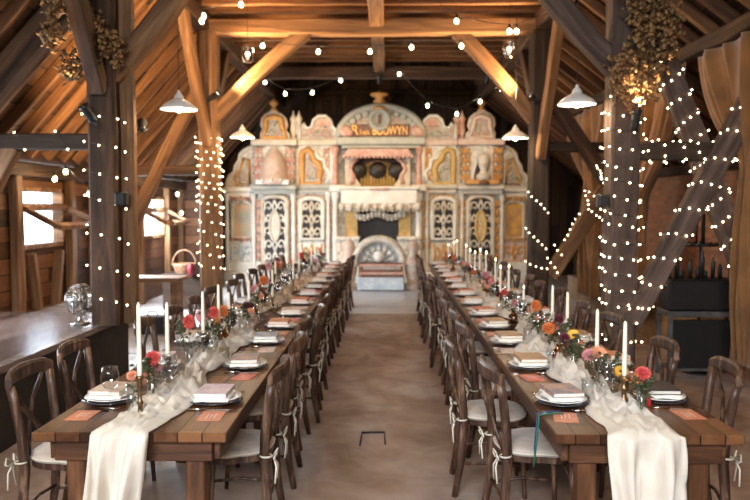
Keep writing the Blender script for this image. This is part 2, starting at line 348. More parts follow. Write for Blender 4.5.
def beam(name, p0, p1, w, h, mat, label=None, cat='beam', group=None, kind=None, bow=0.0, jit=0.006, up=None, roll=0.0, seed=None):
    """a squared timber from p0 to p1: w across, h deep, chamfered and slightly uneven like hewn oak"""
    p0, p1 = Vector(p0), Vector(p1); L = (p1 - p0).length; q = (p1 - p0).to_track_quat('X', 'Z')
    rnd = random.Random(seed if seed is not None else hash((round(p0.x, 2), round(p0.z, 2), round(p1.y, 2))) & 0xffff)
    n = max(2, int(L / 0.35)); k = min(w, h) * 0.10; vs = []
    sec = [(-w / 2 + k, -h / 2), (w / 2 - k, -h / 2), (w / 2, -h / 2 + k), (w / 2, h / 2 - k), (w / 2 - k, h / 2), (-w / 2 + k, h / 2), (-w / 2, h / 2 - k), (-w / 2, -h / 2 + k)]
    for i in range(n + 1):
        t = i / n; bz = bow * 4 * t * (1 - t); ox, oz = rnd.uniform(-jit, jit), rnd.uniform(-jit, jit)
        for y, z in sec: vs.append(((t - 0.5) * L, y + ox + rnd.uniform(-jit, jit) * .5, z + oz + bz + rnd.uniform(-jit, jit) * .5))
    fs = [tuple(range(8)), tuple(range(n * 8 + 7, n * 8 - 1, -1))]
    for i in range(n):
        for j in range(8): fs.append((i * 8 + j, i * 8 + (j + 1) % 8, i * 8 + 8 + (j + 1) % 8, i * 8 + 8 + j))
    mb = MB(); mb.add(vs, fs)
    o = mb.build(name, mat, loc=(p0 + p1) / 2, quat=q @ Quaternion((1, 0, 0), roll) if roll else q)
    return tag(o, label, cat if label else None, group, kind)

# ------------------------------------------------------------------ structure
Y0, Y1 = -2.9, 18.6            # barn from behind the camera to the far gable
XL, XR = -4.46, 4.9            # outer aisle walls
PLX, PRX, PZ = -2.6, 2.2, 4.35 # wall plates over the posts
mb = MB(); mb.box(((XL + XR) / 2, (Y0 + 11.9) / 2, -0.1), (XR - XL + 0.4, 11.9 - Y0, 0.2)); struct('floor', mb, 'screed_floor')
mb = MB(); mb.box(((XL - 2.1) / 2, (8.6 + 11.9) / 2, -0.095), (-2.1 - XL, 11.9 - 8.6, 0.2)); struct('floor', mb, 'pale_concrete_and_glare')  # pale slab paints the daylight glare onto the left aisle floor
mb = MB(); mb.box(((XL + XR) / 2, (Y1 + 11.9) / 2, -0.1), (XR - XL + 0.4, Y1 - 11.9, 0.2)); struct('floor', mb, 'pale_concrete_and_glare')
# left wall of boards with two window holes
WZ = 2.30
wins = [(5.5, 7.1, 1.05, 2.0), (8.75, 9.95, 1.22, 2.0), (13.1, 14.5, 1.15, 1.95)]
def wall_with_holes(x, t, y0, y1, z1, holes):
    mb = MB(); ys = y0
    for a, b, c, d in holes:
        mb.box((x, (ys + a) / 2, z1 / 2), (t, a - ys, z1)); mb.box((x, (a + b) / 2, c / 2), (t, b - a, c)); mb.box((x, (a + b) / 2, (d + z1) / 2), (t, b - a, z1 - d)); ys = b
    mb.box((x, (ys + y1) / 2, z1 / 2), (t, y1 - ys, z1)); return mb
struct('wall_left', wall_with_holes(XL - 0.06, 0.12, Y0, Y1, WZ, wins), 'wall_boards')
mb = MB(); mb.box((XR + 0.06, (Y0 + Y1) / 2, 1.3), (0.12, Y1 - Y0, 2.6)); struct('wall_right', mb, 'brick_wall')
mb = MB(); mb.box((XR - 0.06, (7.0 + Y1) / 2, 0.3), (0.12, Y1 - 7.0, 0.6)); struct('baseboard_right', mb, 'plaster_plinth')
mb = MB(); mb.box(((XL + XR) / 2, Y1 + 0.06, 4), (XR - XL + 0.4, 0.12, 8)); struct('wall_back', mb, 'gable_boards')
mb = MB(); mb.box(((XL - 2.2) / 2, Y0 - .06, 4), (-2.2 - XL + .4, .12, 8)); mb.box(((XR + 1.8) / 2, Y0 - .06, 4), (XR - 1.8 + .4, .12, 8)); mb.box((-.2, Y0 - .06, 4.0), (4.0, .12, 8.0)); struct('wall_front', mb, 'wall_boards')
mb = MB(); mb.box((3.62, 11.0, .22), (.2, 6.2, .44)); struct('trim_1', mb, 'plaster_plinth')
# roof slopes
def slope(x0, z0, x1, z1, name='ceiling'):
    mb = MB(); d = Vector((x1 - x0, 0, z1 - z0)); nrm = Vector((-d.z, 0, d.x)).normalized() * 0.06
    if nrm.z < 0: nrm = -nrm
    a, b = Vector((x0, 0, z0)), Vector((x1, 0, z1))
    mb.add([(p.x, y, p.z) for y in (Y0, Y1) for p in (a, b, b + nrm, a + nrm)], [(0, 1, 2, 3), (7, 6, 5, 4), (0, 4, 5, 1), (2, 6, 7, 3), (0, 3, 7, 4), (1, 5, 6, 2)])
    struct(name, mb, 'roof_boards')
LS, RS = 1.11, 0.76
RIDGE = (-0.3, PZ + 0.18 + 2.3 * LS)
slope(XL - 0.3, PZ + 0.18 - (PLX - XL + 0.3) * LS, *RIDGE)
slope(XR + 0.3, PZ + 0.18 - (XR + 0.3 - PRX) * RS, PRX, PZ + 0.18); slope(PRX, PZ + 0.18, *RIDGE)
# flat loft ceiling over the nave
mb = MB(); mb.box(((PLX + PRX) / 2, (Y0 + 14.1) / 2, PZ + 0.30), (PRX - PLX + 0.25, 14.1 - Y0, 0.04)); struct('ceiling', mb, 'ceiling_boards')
# windows: frame, fixed upper pane, hinged lower sash tilted into the barn
for wi, (a, b, c, d) in enumerate(wins):
    r = bpy.data.objects.new('window_%d' % (wi + 1), None); COL.objects.link(r); r.location = (XL, (a + b) / 2, c); r['kind'] = 'structure'
    mb = MB()
    for y in (a + .03, b - .03): mb.box((XL - .02, y, (c + d) / 2), (.14, .06, d - c), bev=.006)
    for z in (c + .03, d - .03): mb.box((XL - .02, (a + b) / 2, z), (.14, b - a, .06), bev=.006)
    mb.build('window_frame', 'oak_beam_pale', r, org=r.location)
    mb = MB(); mb.box((XL - .05, (a + b) / 2, (c + d) / 2), (.006, b - a - .1, d - c - .1)); mb.build('pane', 'window_glass', r, org=r.location)
    # sash: hinged at the top, swung up into the room
    sh = bpy.data.objects.new('sash', None); COL.objects.link(sh); sh.parent = r; sh.location = (0.07, 0, (d - c) * 0.68)
    sw, sl, an = (b - a) + .06, .5, math.radians(62)
    R = Matrix.Rotation(-an, 3, 'Y')
    mb = MB()
    for y in (-sw / 2, sw / 2): mb.box(R @ Vector((0, y, -sl / 2)), (.06, .08, sl), rot=R)
    for z in (0, -sl): mb.box(R @ Vector((0, 0, z)), (.06, sw, .08), rot=R)
    mb.build('sash_frame', 'oak_beam_pale', sh)
    mb = MB(); mb.box(R @ Vector((0, 0, -sl / 2)), (.006, sw - .06, sl - .06), rot=R); mb.build('sash_glass', 'window_glass', sh)
# timber behind: studs and rails on the left wall
for i, (y, lab) in enumerate(((5.3, 'upright wall stud on the left board wall nearest the camera'), (7.3, 'upright wall stud on the left board wall above the stage'), (8.62, 'upright wall stud at the near side of the first window'), (10.1, 'upright wall stud at the far side of the first window'),
                              (10.9, 'upright wall stud a step past the first window'), (12.3, 'upright wall stud midway between the two windows'), (13.0, 'upright wall stud at the near side of the second window'), (14.62, 'upright wall stud at the far side of the second window'), (15.6, 'upright wall stud on the left wall past the second window'))):
    beam('wall_stud', (XL + .06, y, 0), (XL + .06, y, 2.2), .15, .11, 'oak_beam_pale', lab, 'beam', 'upright studs of the left board wall')
for y0_, y1_, z_, lab in ((8.95, 9.1, 1.22, 'short slanting strut under the near end of the first window'), (9.75, 9.6, 1.22, 'short slanting strut under the far end of the first window')):
    beam('wall_strut', (XL + .05, y0_, z_ - .05), (XL + .05, y1_, 0.45), .13, .08, 'oak_beam_pale', lab, 'beam', 'struts below the first window')
beam('wall_plate', (XL + .08, Y0, 2.2), (XL + .08, Y1, 2.2), .16, .16, 'oak_beam', 'long low beam along the top of the left board wall', 'beam', 'eaves beams')
beam('wall_plate', (XR - .08, Y0, 2.35), (XR - .08, Y1, 2.35), .16, .16, 'oak_beam', 'long low beam along the top of the right brick wall', 'beam', 'eaves beams')
# rafters
nl = 0
for i in range(34):
    y = 2.6 + i * 0.46
    if y > 18.2: break
    xa, xb = XL + .02, PLX + .05; zf = lambda x: PZ + 0.18 - (PLX - x) * LS - 0.09
    beam('rafter', (xa, y, zf(xa)), (xb, y, zf(xb)), .075, .12, 'rafter_wood', 'sloping rafter under the left roof, %s from the near end' % ORD[i], 'rafter', 'rafters of the left roof slope', jit=.004)
for i in range(34):
    y = 2.6 + i * 0.46
    if y > 18.2: break
    xa, xb = XR - .02, PRX - .05; zf = lambda x: PZ + 0.18 - (x - PRX) * RS - 0.09
    beam('rafter', (xa, y, zf(xa)), (xb, y, zf(xb)), .075, .12, 'rafter_wood', 'sloping rafter under the right roof, %s from the near end' % ORD[i], 'rafter', 'rafters of the right roof slope', jit=.004)
for i in range(19):
    y = 6.2 + i * 0.43
    beam('ceiling_joist', (PLX - .05, y, PZ + .21), (PRX + .05, y, PZ + .21), .09, .14, 'rafter_wood', 'horizontal ceiling joist across the nave, %s from the near end' % ORD[i], 'joist', 'joists of the loft ceiling', jit=.004)
beam('centre_beam', (-.13, 3.0, PZ + .03), (-.13, 14.0, PZ + .03), .20, .2, 'oak_beam_pale', 'long centre beam running down the middle of the loft ceiling', 'beam')
beam('arcade_plate', (PLX, 2.6, PZ), (PLX, 18.3, PZ), .22, .24, 'oak_beam', 'long beam resting on the left row of posts', 'beam', 'arcade plates')
beam('arcade_plate', (PRX, 2.6, PZ), (PRX, 18.3, PZ), .22, .24, 'oak_beam', 'long beam resting on the right row of posts', 'beam', 'arcade plates')
DF = [6.95, 10.5, 14.0]
lx = [-2.66, -2.53, -3.04]; rx = [2.22, 2.18, 2.86]
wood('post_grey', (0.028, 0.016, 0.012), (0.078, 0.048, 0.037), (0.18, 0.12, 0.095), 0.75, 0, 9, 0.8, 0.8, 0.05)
nm = ['nearest', 'middle', 'farthest']
for i, y in enumerate(DF):
    z0 = 0.63 if i == 0 else 0
    if i == 2: y = 17.9
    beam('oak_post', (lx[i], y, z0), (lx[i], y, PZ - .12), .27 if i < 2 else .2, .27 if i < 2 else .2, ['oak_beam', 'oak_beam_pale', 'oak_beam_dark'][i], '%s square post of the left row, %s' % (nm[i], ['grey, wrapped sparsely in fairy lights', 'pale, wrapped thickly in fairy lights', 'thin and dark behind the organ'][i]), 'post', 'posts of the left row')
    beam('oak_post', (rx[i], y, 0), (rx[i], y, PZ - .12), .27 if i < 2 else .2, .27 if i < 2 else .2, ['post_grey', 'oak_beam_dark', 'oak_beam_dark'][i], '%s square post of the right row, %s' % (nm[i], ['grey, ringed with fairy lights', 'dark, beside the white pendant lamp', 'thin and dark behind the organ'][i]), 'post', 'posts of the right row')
    if i == 2: y = 14.0
    if i > 0:
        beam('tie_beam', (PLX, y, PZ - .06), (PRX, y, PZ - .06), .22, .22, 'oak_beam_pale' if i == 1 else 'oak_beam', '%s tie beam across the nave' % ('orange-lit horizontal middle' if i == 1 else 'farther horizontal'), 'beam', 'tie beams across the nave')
beam('side_batten', (lx[0] + .19, 7.0, .63), (lx[0] + .19, 7.0, PZ - .1), .10, .13, 'oak_beam_pale', 'pale upright batten fixed along the right edge of the nearest left post', 'beam')
# knee braces across the nave
def kb(a, b, lab, mat='oak_beam_pale', w=.17, h=.2, bow=0.04): return beam('knee_brace', a, b, w, h, mat, lab, 'beam', 'braces of the timber frame', bow=bow)
kb((-2.5, 10.5, 3.0), (-1.15, 10.5, 4.22), 'slanting brace rising rightwards from the middle left post to the tie beam')
kb((2.1, 10.5, 3.0), (1.0, 10.5, 4.22), 'slanting brace rising leftwards from the middle right post to the tie beam')
kb((-2.6, 6.95, 2.98), (-1.6, 6.95, 4.3), 'slanting brace rising rightwards from the nearest left post', bow=-.05)
kb((2.2, 6.95, 3.0), (1.1, 6.95, 4.3), 'slanting brace rising leftwards from the nearest right post', 'post_grey', bow=-.05)
kb((-2.53, 10.35, 2.65), (-2.57, 9.3, 4.3), 'curved brace rising towards the camera from the middle left post', w=.12, bow=-.03)
kb((2.17, 10.35, 2.45), (2.2, 9.3, 4.3), 'brightly lit brace rising towards the camera from the middle right post', w=.13, h=.16, bow=0)
kb((-2.55, 10.65, 2.9), (-2.57, 11.9, 4.25), 'brace rising away from the camera from the middle left post', 'oak_beam', w=.12)
kb((2.2, 10.65, 2.9), (2.2, 11.9, 4.25), 'brace rising away from the camera from the middle right post', 'oak_beam', w=.12)
kb((-2.66, 6.8, 2.85), (-2.62, 5.6, 4.25), 'curved brace rising towards the camera from the nearest left post', 'oak_beam', w=.14)
# aisle frames
beam('aisle_tie', (XL, 6.95, 2.37), (lx[0], 6.95, 2.37), .14, .15, 'oak_beam_dark', 'dark horizontal aisle beam at the nearest left post', 'beam', 'aisle beams')
beam('aisle_tie', (rx[0], 6.95, 2.27), (XR, 6.95, 2.27), .15, .17, 'oak_beam_dark', 'dark horizontal aisle beam at the nearest right post, dotted with fairy lights', 'beam', 'aisle beams')
beam('aisle_tie', (XL, 10.5, 2.27), (lx[1], 10.5, 2.27), .14, .14, 'oak_beam', 'horizontal aisle beam at the middle left post', 'beam', 'aisle beams')
beam('aisle_tie', (rx[1], 10.5, 2.6), (XR, 10.5, 2.6), .14, .14, 'oak_beam_dark', 'horizontal aisle beam behind the right pendant lamp at the middle right post', 'beam', 'aisle beams')
beam('principal_rafter', (XL + .1, 6.95, 2.1), (lx[0] - .1, 6.95, 3.9), .24, .24, 'oak_beam', 'thick sloping timber left of the nearest left post', 'beam', bow=.04)
beam('aisle_strut', (-3.95, 10.5, .86), (-2.62, 10.5, 3.55), .16, .17, 'oak_beam_pale', 'long pale strut leaning from the bench up to the middle left post', 'beam', bow=.03)
beam('aisle_strut', (XL + .35, 6.95, 1.3), (XL + .9, 6.95, 2.32), .13, .15, 'oak_beam_pale', 'short leaning strut under the aisle beam at the far left', 'beam')
beam('cross_brace', (2.30, 6.86, .66), (3.72, 6.86, 3.42), .13, .2, 'post_grey', 'wide brace with fairy lights rising rightwards from the nearest right post', 'beam', 'crossed braces on the right')
beam('cross_brace', (2.52, 7.0, 3.35), (3.80, 7.0, .25), .13, .22, 'post_grey', 'wide brace with fairy lights falling rightwards past the curtains', 'beam', 'crossed braces on the right')
beam('cross_brace', (2.3, 10.45, 3.35), (3.2, 10.45, 2.0), .13, .2, 'oak_beam', 'slanting brace falling rightwards from the middle right post', 'beam', 'crossed braces on the right')
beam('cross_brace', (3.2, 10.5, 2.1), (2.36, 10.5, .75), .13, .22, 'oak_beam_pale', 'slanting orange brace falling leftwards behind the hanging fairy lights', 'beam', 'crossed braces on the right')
beam('curtain_beam', (3.3, 4.5, 3.42), (3.3, 14.0, 3.42), .13, .15, 'oak_beam', 'long beam from which the brown curtains hang', 'beam')
for k, x in enumerate((-1.9, -1.2, -.5, .2, .9, 1.6)):
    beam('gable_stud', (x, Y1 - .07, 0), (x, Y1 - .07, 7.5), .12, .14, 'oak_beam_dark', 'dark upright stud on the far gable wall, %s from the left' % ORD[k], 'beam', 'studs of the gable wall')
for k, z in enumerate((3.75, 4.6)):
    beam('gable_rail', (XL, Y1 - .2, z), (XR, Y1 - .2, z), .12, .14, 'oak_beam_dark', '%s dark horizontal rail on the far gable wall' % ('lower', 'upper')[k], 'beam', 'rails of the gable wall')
# boarded return wall beyond the second window and the stage in the left aisle
mb = MB(); mb.box((-4.0, 15.8, 1.15), (.9, .1, 2.3)); struct('wall_partition', mb, 'wall_boards')
mb = MB(); mb.box(((XL - 2.7) / 2, 2.2, .605), (-2.7 - XL, 11.0, .05), 0); 
mb.box(((XL - 2.74) / 2, 2.2, .29), (-2.74 - XL, 10.9, .58), 1)
tag(mb.build('raised_stage', ['stage_boards', 'dark_stage_face']), 'raised stage of grey-brown boards along the left wall', 'stage')
mb = MB(); mb.box(((XL - 3.85) / 2, 9.3, .23), (-3.85 - XL, 3.0, .46)); tag(mb.build('raised_ledge', 'ledge_boards'), 'low rough brown ledge against the left wall below the first window', 'ledge')

def mottle(name, cols, scale, rough=0.5):
    m, nt, b = newmat(name); tc = N(nt, 'ShaderNodeTexCoord'); no = N(nt, 'ShaderNodeTexNoise'); no.inputs['Scale'].default_value = scale; no.inputs['Detail'].default_value = 3; no.inputs['Distortion'].default_value = 1.5
    nt.links.new(tc.outputs['Object'], no.inputs['Vector']); k = len(cols)
    nt.links.new(ramp(nt, [(0.30 + 0.40 * i / (k - 1), c) for i, c in enumerate(cols)], no.outputs['Fac']), b.inputs['Base Color']); b.inputs['Roughness'].default_value = rough
    bp = N(nt, 'ShaderNodeBump'); bp.inputs['Strength'].default_value = 0.6; bp.inputs['Distance'].default_value = 0.03; nt.links.new(no.outputs['Fac'], bp.inputs['Height']); nt.links.new(bp.outputs[0], b.inputs['Normal'])
CR, BR, OLV, RO, GG, WH = (0.56, 0.47, 0.36), (0.17, 0.09, 0.05), (0.20, 0.19, 0.11), (0.44, 0.22, 0.16), (0.40, 0.40, 0.34), (0.72, 0.68, 0.60)
mottle('organ_crest_paint', [BR, CR, GG, RO, CR, OLV], 5.0); mottle('organ_wing_paint', [RO, WH, CR, GG, WH], 4.0); mottle('organ_panel_paint', [BR, OLV, GG, RO, BR], 7.0); mottle('organ_body_paint', [(0.36, 0.28, 0.20), CR, WH, GG, WH], 4.5); mottle('organ_fringe_paint', [BR, CR, WH], 9.0)
# ------------------------------------------------------------------ fairground organ
OY = 16.6; OS = 43.9
def O(px, py): return ((px - 386) / OS, CAMH - (py - 207) / OS)
def OP(pts): return [O(*p) for p in pts]
organ = empty('fairground_organ', (-.2, OY, 0), 'large ornate cream and gold fairground organ across the far end of the barn', 'organ')
def op(name, mb, m, parent=None, label=None):
    if parent is None: o = mb.build(name, m, organ, org=organ.location)
    else: o = mb.build(name, m, parent, org=organ.location)
    if label: o['label'] = label
    return o
def rect(mb, a, b, c, d, y0, y1, mi=0, bev=.01):
    """px box a..c across, b..d down, depth y0..y1 behind the organ's front plane"""
    (x0, z0), (x1, z1) = O(a, b), O(c, d)
    z1 = max(z1, 0)
    mb.box(((x0 + x1) / 2, OY + (y0 + y1) / 2, (z0 + z1) / 2), (abs(x1 - x0), abs(y1 - y0), abs(z0 - z1)), mi, bev=bev)
def pr(mb, pts, y0, y1, mi=0): mb.prism(OP(pts), OY + y0, OY + y1, mi)
def trim(mb, pts, r, y, mi=0, closed=False, n=6):
    mb.tube([(O(*p)[0], OY + y, O(*p)[1]) for p in pts], r, n, mi, closed=closed)
def arc(cx, cy, rx_, ry_, a0, a1, n=14):
    return [(cx + rx_ * math.cos(math.radians(a0 + (a1 - a0) * i / n)), cy - ry_ * math.sin(math.radians(a0 + (a1 - a0) * i / n))) for i in range(n + 1)]
def mir(pts, on): return [(755 - x, y) for x, y in pts] if on else pts
def R2(mb, a, b, c, d, y0, y1, on, mi=0, bev=.01):
    if on: a, c = 755 - c, 755 - a
    rect(mb, a, b, c, d, y0, y1, mi, bev)
def column(px0, px1, py0, py1, y, mat, name='column'):
    (x0, z1), (x1, z0) = O(px0, py0), O(px1, py1); z0 = max(z0, 0); cx = (x0 + x1) / 2; r = abs(x1 - x0) / 2; h = z1 - z0
    mb = MB(); mb.lathe([(0, 0), (r * 1.1, 0), (r * 1.1, .06), (r * .75, .12), (r * .9, .2), (r * .62, .26), (r * .7, h * .45), (r * .85, h * .5), (r * .7, h * .55), (r * .6, h - .22), (r * .95, h - .12), (r * 1.1, h - .05), (r * 1.1, h), (0, h)], (cx, OY + y, z0), 14)
    op(name, mb, mat)
def scrolls(mb, cx, cy, w, h, y, r, rows, mi=0, seed=1):
    """pierced carving: mirrored curls, rings and a stem in a w x h px field"""
    rnd = random.Random(seed); st = h / rows
    for i in range(rows):
        yy = cy - h / 2 + (i + .5) * st; k = .75 + .25 * math.sin(i * 2.1 + seed)
        for sgn in (-1, 1):
            sp = []
            for q in range(13):
                a = math.radians(-30 + q * 32) ; rr = (1 - q / 15)
                sp.append((cx + sgn * (w * .25 + w * .21 * k * rr * math.cos(a)), yy - st * .46 * rr * math.sin(a)))
            trim(mb, sp, r, y, mi, n=5)
            trim(mb, [(cx + sgn * w * .46, yy - st * .5), (cx + sgn * w * .40, yy), (cx + sgn * w * .46, yy + st * .5)], r, y, mi, n=5)
            trim(mb, [(cx, yy - st * .5), (cx + sgn * w * .09, yy), (cx, yy + st * .5)], r * 1.3, y, mi, n=5)
# carcass
mb = MB()
for on in (0, 1):
    R2(mb, 254, 146, 334, 283, .12, 1.0, on); R2(mb, 334, 146, 345, 283, .3, 1.0, on)
    R2(mb, 226, 190, 254, 283, .30, .8, on)
rect(mb, 345, 140, 410, 283, .75, 1.0)
op('carcass', mb, 'organ_body_paint')
for on in (0, 1):
    # plinth and lower carving of every bay
    mb = MB(); R2(mb, 222, 272, 336, 283.5, -.05, .3, on, bev=.03); R2(mb, 225, 262, 334, 272, .05, .2, on); op('plinth', mb, 'organ_white')
    # wing bay: shaped head, painting, carved lower panel
    head = [(225, 190), (225, 183), (228, 176), (233, 172), (234, 166), (238, 160), (239, 154), (243, 150), (247, 148), (251, 146), (254, 150), (254, 190)]
    mb = MB(); pr(mb, mir(head, on), .18, .34); wh = op('wing_head', mb, 'organ_wing_paint')
    mb = MB(); trim(mb, mir(head[:-1], on), .045, .17, 0); mb2 = mb
    op('moulding', mb2, 'organ_cream', wh)
    mb = MB(); pr(mb, mir([(236, 184), (234, 178), (239, 170), (243, 158), (248, 160), (249, 184)], on), .14, .18); trim(mb, mir([(236, 184), (234, 178), (239, 170), (243, 158), (248, 160), (249, 184)], on), .03, .13, 1, closed=True); op('panel', mb, ['organ_panel_paint', 'organ_gold'], wh)
    mb = MB(); R2(mb, 222, 187, 256, 192, .02, .34, on, bev=.02); R2(mb, 224, 192, 255, 197, .10, .3, on); op('cornice', mb, 'organ_white' if not on else 'organ_cream')
    mb = MB(); R2(mb, 230, 203, 250, 238, .22, .31, on); 
    pt = op('painting', mb, 'organ_painting' if not on else 'organ_painting_yellow', None, 'faded painted scene under an arched top' if not on else 'bright yellow and brown painted panel')
    mb = MB(); trim(mb, mir([(230, 238), (230, 206)] + arc(240, 206, 10, 5, 180, 0, 8) + [(250, 238)], on), .045, .20, closed=True); op('frame', mb, 'organ_white' if not on else 'organ_cream', pt)
    mb = MB(); R2(mb, 226, 241, 254, 283, .16, .32, on); lp = op('lower_panel', mb, 'organ_white' if not on else 'organ_pink')
    mb = MB(); scrolls(mb, 240 if not on else 515, 259, 24, 30, .13, .022, 2, seed=2); op('carving', mb, 'organ_blue' if not on else 'organ_gold', lp)
    for c0 in (226, 253, 293, 328):
        a, b = (c0 - 3, c0 + 3) if not on else (755 - c0 - 3, 755 - c0 + 3)
        column(a, b, 193 if c0 < 260 else 192, 272, .06, 'organ_white' if not on else 'organ_cream')
    # tall pierced bay
    a0, a1 = (261, 288)
    cxm = 274.5 if not on else 755 - 274.5
    mb = MB(); R2(mb, 262, 199, 287, 268, .06, .14, on); gr_ = op('grille', mb, 'organ_black')
    mb = MB(); scrolls(mb, cxm, 232, 24, 64, .02, .021, 5, seed=3); op('carving', mb, 'organ_white' if not on else 'organ_cream', gr_)
    mb = MB(); mb.tube([(O(cxm + 5 * math.cos(q), 226 + 15 * math.sin(q))[0], OY + .0, O(cxm + 5 * math.cos(q), 226 + 15 * math.sin(q))[1]) for q in [2 * PI * k / 16 for k in range(16)]], .03, 6, closed=True); pr(mb, [(cxm + 5 * math.cos(2 * PI * k / 16), 226 + 15 * math.sin(2 * PI * k / 16)) for k in range(16)], .0, .06); op('medallion', mb, 'organ_yellow' if on else 'organ_cream', gr_)
    mb = MB(); trim(mb, mir([(262, 268), (262, 202)] + arc(274.5, 202, 12.5, 6, 180, 0, 8) + [(287, 268)], on), .05, .02, closed=True); op('frame', mb, 'organ_cream', gr_)
    # inner pierced bay
    mb = MB(); R2(mb, 300, 200, 323, 239, .06, .14, on); g2 = op('grille', mb, 'organ_black')
    cx2 = 311.5 if not on else 755 - 311.5
    mb = MB(); scrolls(mb, cx2, 220, 22, 38, .02, .024, 3, seed=5); op('carving', mb, 'organ_cream', g2)
    mb = MB(); trim(mb, mir([(300, 239), (300, 203)] + arc(311.5, 203, 11.5, 5, 180, 0, 8) + [(323, 239)], on), .055, .02, closed=True); op('frame', mb, 'organ_white', g2)
    mb = MB(); R2(mb, 299, 243, 324, 268, .02, .14, on); lp2 = op('lower_panel', mb, 'organ_white' if not on else 'organ_cream')
    mb = MB(); scrolls(mb, cx2, 255, 22, 22, .0, .018, 1, seed=6); op('carving', mb, 'organ_gold', lp2)
    # cornice between storeys
    mb = MB(); R2(mb, 252, 185, 298, 190, -.22, .2, on, bev=.03); R2(mb, 254, 190, 296, 194, -.1, .2, on); R2(mb, 298, 184, 337, 189, -.05, .2, on, bev=.02); R2(mb, 299, 189, 334, 193, .02, .2, on); op('cornice', mb, 'organ_greygreen' if not on else 'organ_cream')
    # niche: outer face with a pointed arch cut out of it
    hole = arc(296, 183, 28, 40, 180, 127, 6)[:-1]; hole = [(266, 184), (266, 176), (267.5, 169), (270, 162), (272.5, 156), (274.5, 152), (276.5, 156), (279, 162), (281.5, 169), (283, 176), (283, 184)]
    outer = [(256, 184), (256, 172), (256, 162), (256, 150), (264, 146), (274.5, 146), (285, 146), (293, 150), (293, 162), (293, 172), (293, 184)]
    hp, oq = OP(mir(hole, on)), OP(mir(outer, on)); mb = MB(); n = len(hp)
    vs = [(x, OY - .02, z) for x, z in hp] + [(x, OY - .02, z) for x, z in oq] + [(x, OY + .14, z) for x, z in hp] + [(x, OY + .14, z) for x, z in oq]
    mb.add(vs, [(i, i + 1, n + i + 1, n + i) for i in range(n - 1)] + [(i, 2 * n + i, 2 * n + i + 1, i + 1) for i in range(n - 1)] + [(n + i, n + i + 1, 3 * n + i + 1, 3 * n + i) for i in range(n - 1)])
    ni = op('niche', mb, 'organ_body_paint')
    mb = MB(); mb.prism(OP(mir(hole, on)), OY + .105, OY + .119); op('niche_back', mb, 'organ_brown', ni)
    mb = MB(); trim(mb, mir(hole, on), .035, -.04); op('moulding', mb, 'organ_white', ni)
    mb = MB(); R2(mb, 258, 180, 291, 185, -.30, -.02, on, bev=.02); op('ledge', mb, 'organ_white' if not on else 'organ_gold', ni)
    cx, cz = O(cxm, 185)
    if not on:
        mb = MB(); mb.lathe([(0.0, 1.0), (.02, .95), (.05, .86), (.16, .72), (.26, .56), (.30, .36), (.31, .20), (.36, .16), (.36, .03), (.33, .0), (0, 0)], (cx, OY - .02, cz), 18); op('dome', mb, 'organ_pink', ni)
        mb = MB()
        for k in range(12): a = 2 * PI * k / 12; mb.ball((cx + .41 * math.cos(a), OY + .41 * math.sin(a), cz + .1), .035, 6, 4)
        op('beading', mb, 'organ_white', ni)
    else:
        mb = MB(); mb.lathe([(0, 0), (.17, 0), (.17, .06), (.12, .1), (0, .1)], (cx + .03, OY - .18, cz), 14); op('alcove', mb, 'organ_brown', ni)
        mb = MB(); mb.lathe([(0, 0), (.16, .0), (.17, .10), (.09, .17), (.075, .24), (.11, .30), (.135, .38), (.13, .46), (.09, .53), (0, .56)], (cx + .03, OY - .18, cz + .10), 14, squash=(1, .9)); mb.ball((cx + .03, OY - .31, cz + .45), .025, 6, 4)
        mb.lathe([(.14, .40), (.16, .48), (.12, .58), (0, .62)], (cx + .03, OY - .15, cz + .10), 12); op('statue', mb, 'organ_cream', ni, 'cream carved bust inside the arch')
    # gold framed painted shield
    sh_ = [(302, 184), (302, 158), (303, 152), (308, 150), (312, 153), (314, 160), (319, 164), (321, 170), (319, 177), (321, 184)]
    mb = MB(); R2(mb, 299, 146, 334, 184, .04, .14, on); sp_ = op('shield_panel', mb, 'organ_body_paint')
    mb = MB(); pr(mb, mir([(306, 180), (306, 160), (309, 155), (311, 163), (316, 168), (316, 180)], on), .0, .05, 1); trim(mb, mir(sh_, on), .075, .02, 0, closed=True); op('shield', mb, ['organ_gold' if not on else 'organ_yellow', 'organ_panel_paint'], sp_)
    mb = MB(); trim(mb, mir([(316, 152), (318, 158), (324, 160), (325, 168), (330, 172), (328, 182)], on), .05, .02); trim(mb, mir([(332, 148), (332, 184)], on), .05, .02); op('scroll', mb, 'organ_white', sp_)
    # entablature and crests
    mb = MB(); R2(mb, 252, 140, 298, 146, -.12, .3, on, bev=.02); R2(mb, 298, 140, 338, 146, -.02, .3, on, bev=.02); op('entablature', mb, 'organ_cream' if not on else 'organ_pink')
    cr = [(261, 140), (261, 134), (263, 130), (261, 126), (262, 119), (266, 115), (270, 113), (274.5, 110), (279, 113), (283, 115), (287, 119), (289, 126), (287, 131), (290, 134), (291, 140)]
    mb = MB(); pr(mb, mir(cr, on), -.04, .12); c_ = op('crest', mb, 'organ_crest_paint')
    mb = MB(); pr(mb, mir([(268, 137), (270, 128), (270, 122), (275, 120), (280, 122), (280, 128), (283, 137)], on), -.08, -.03, 1); trim(mb, mir([(264, 139), (267, 128), (267, 120), (275, 118), (282, 120), (283, 128), (287, 139)], on), .07, -.06, 0, closed=True); op('crest_panel', mb, ['organ_gold' if not on else 'organ_pink', 'organ_panel_paint'], c_)
    x_, z_ = O(cxm, 112); mb = MB(); mb.lathe([(0, 0), (.10, 0), (.07, .05), (.04, .1), (.10, .15), (.10, .21), (.03, .27), (0, .32)], (x_, OY + .04, z_), 12); op('finial', mb, 'organ_gold', c_)
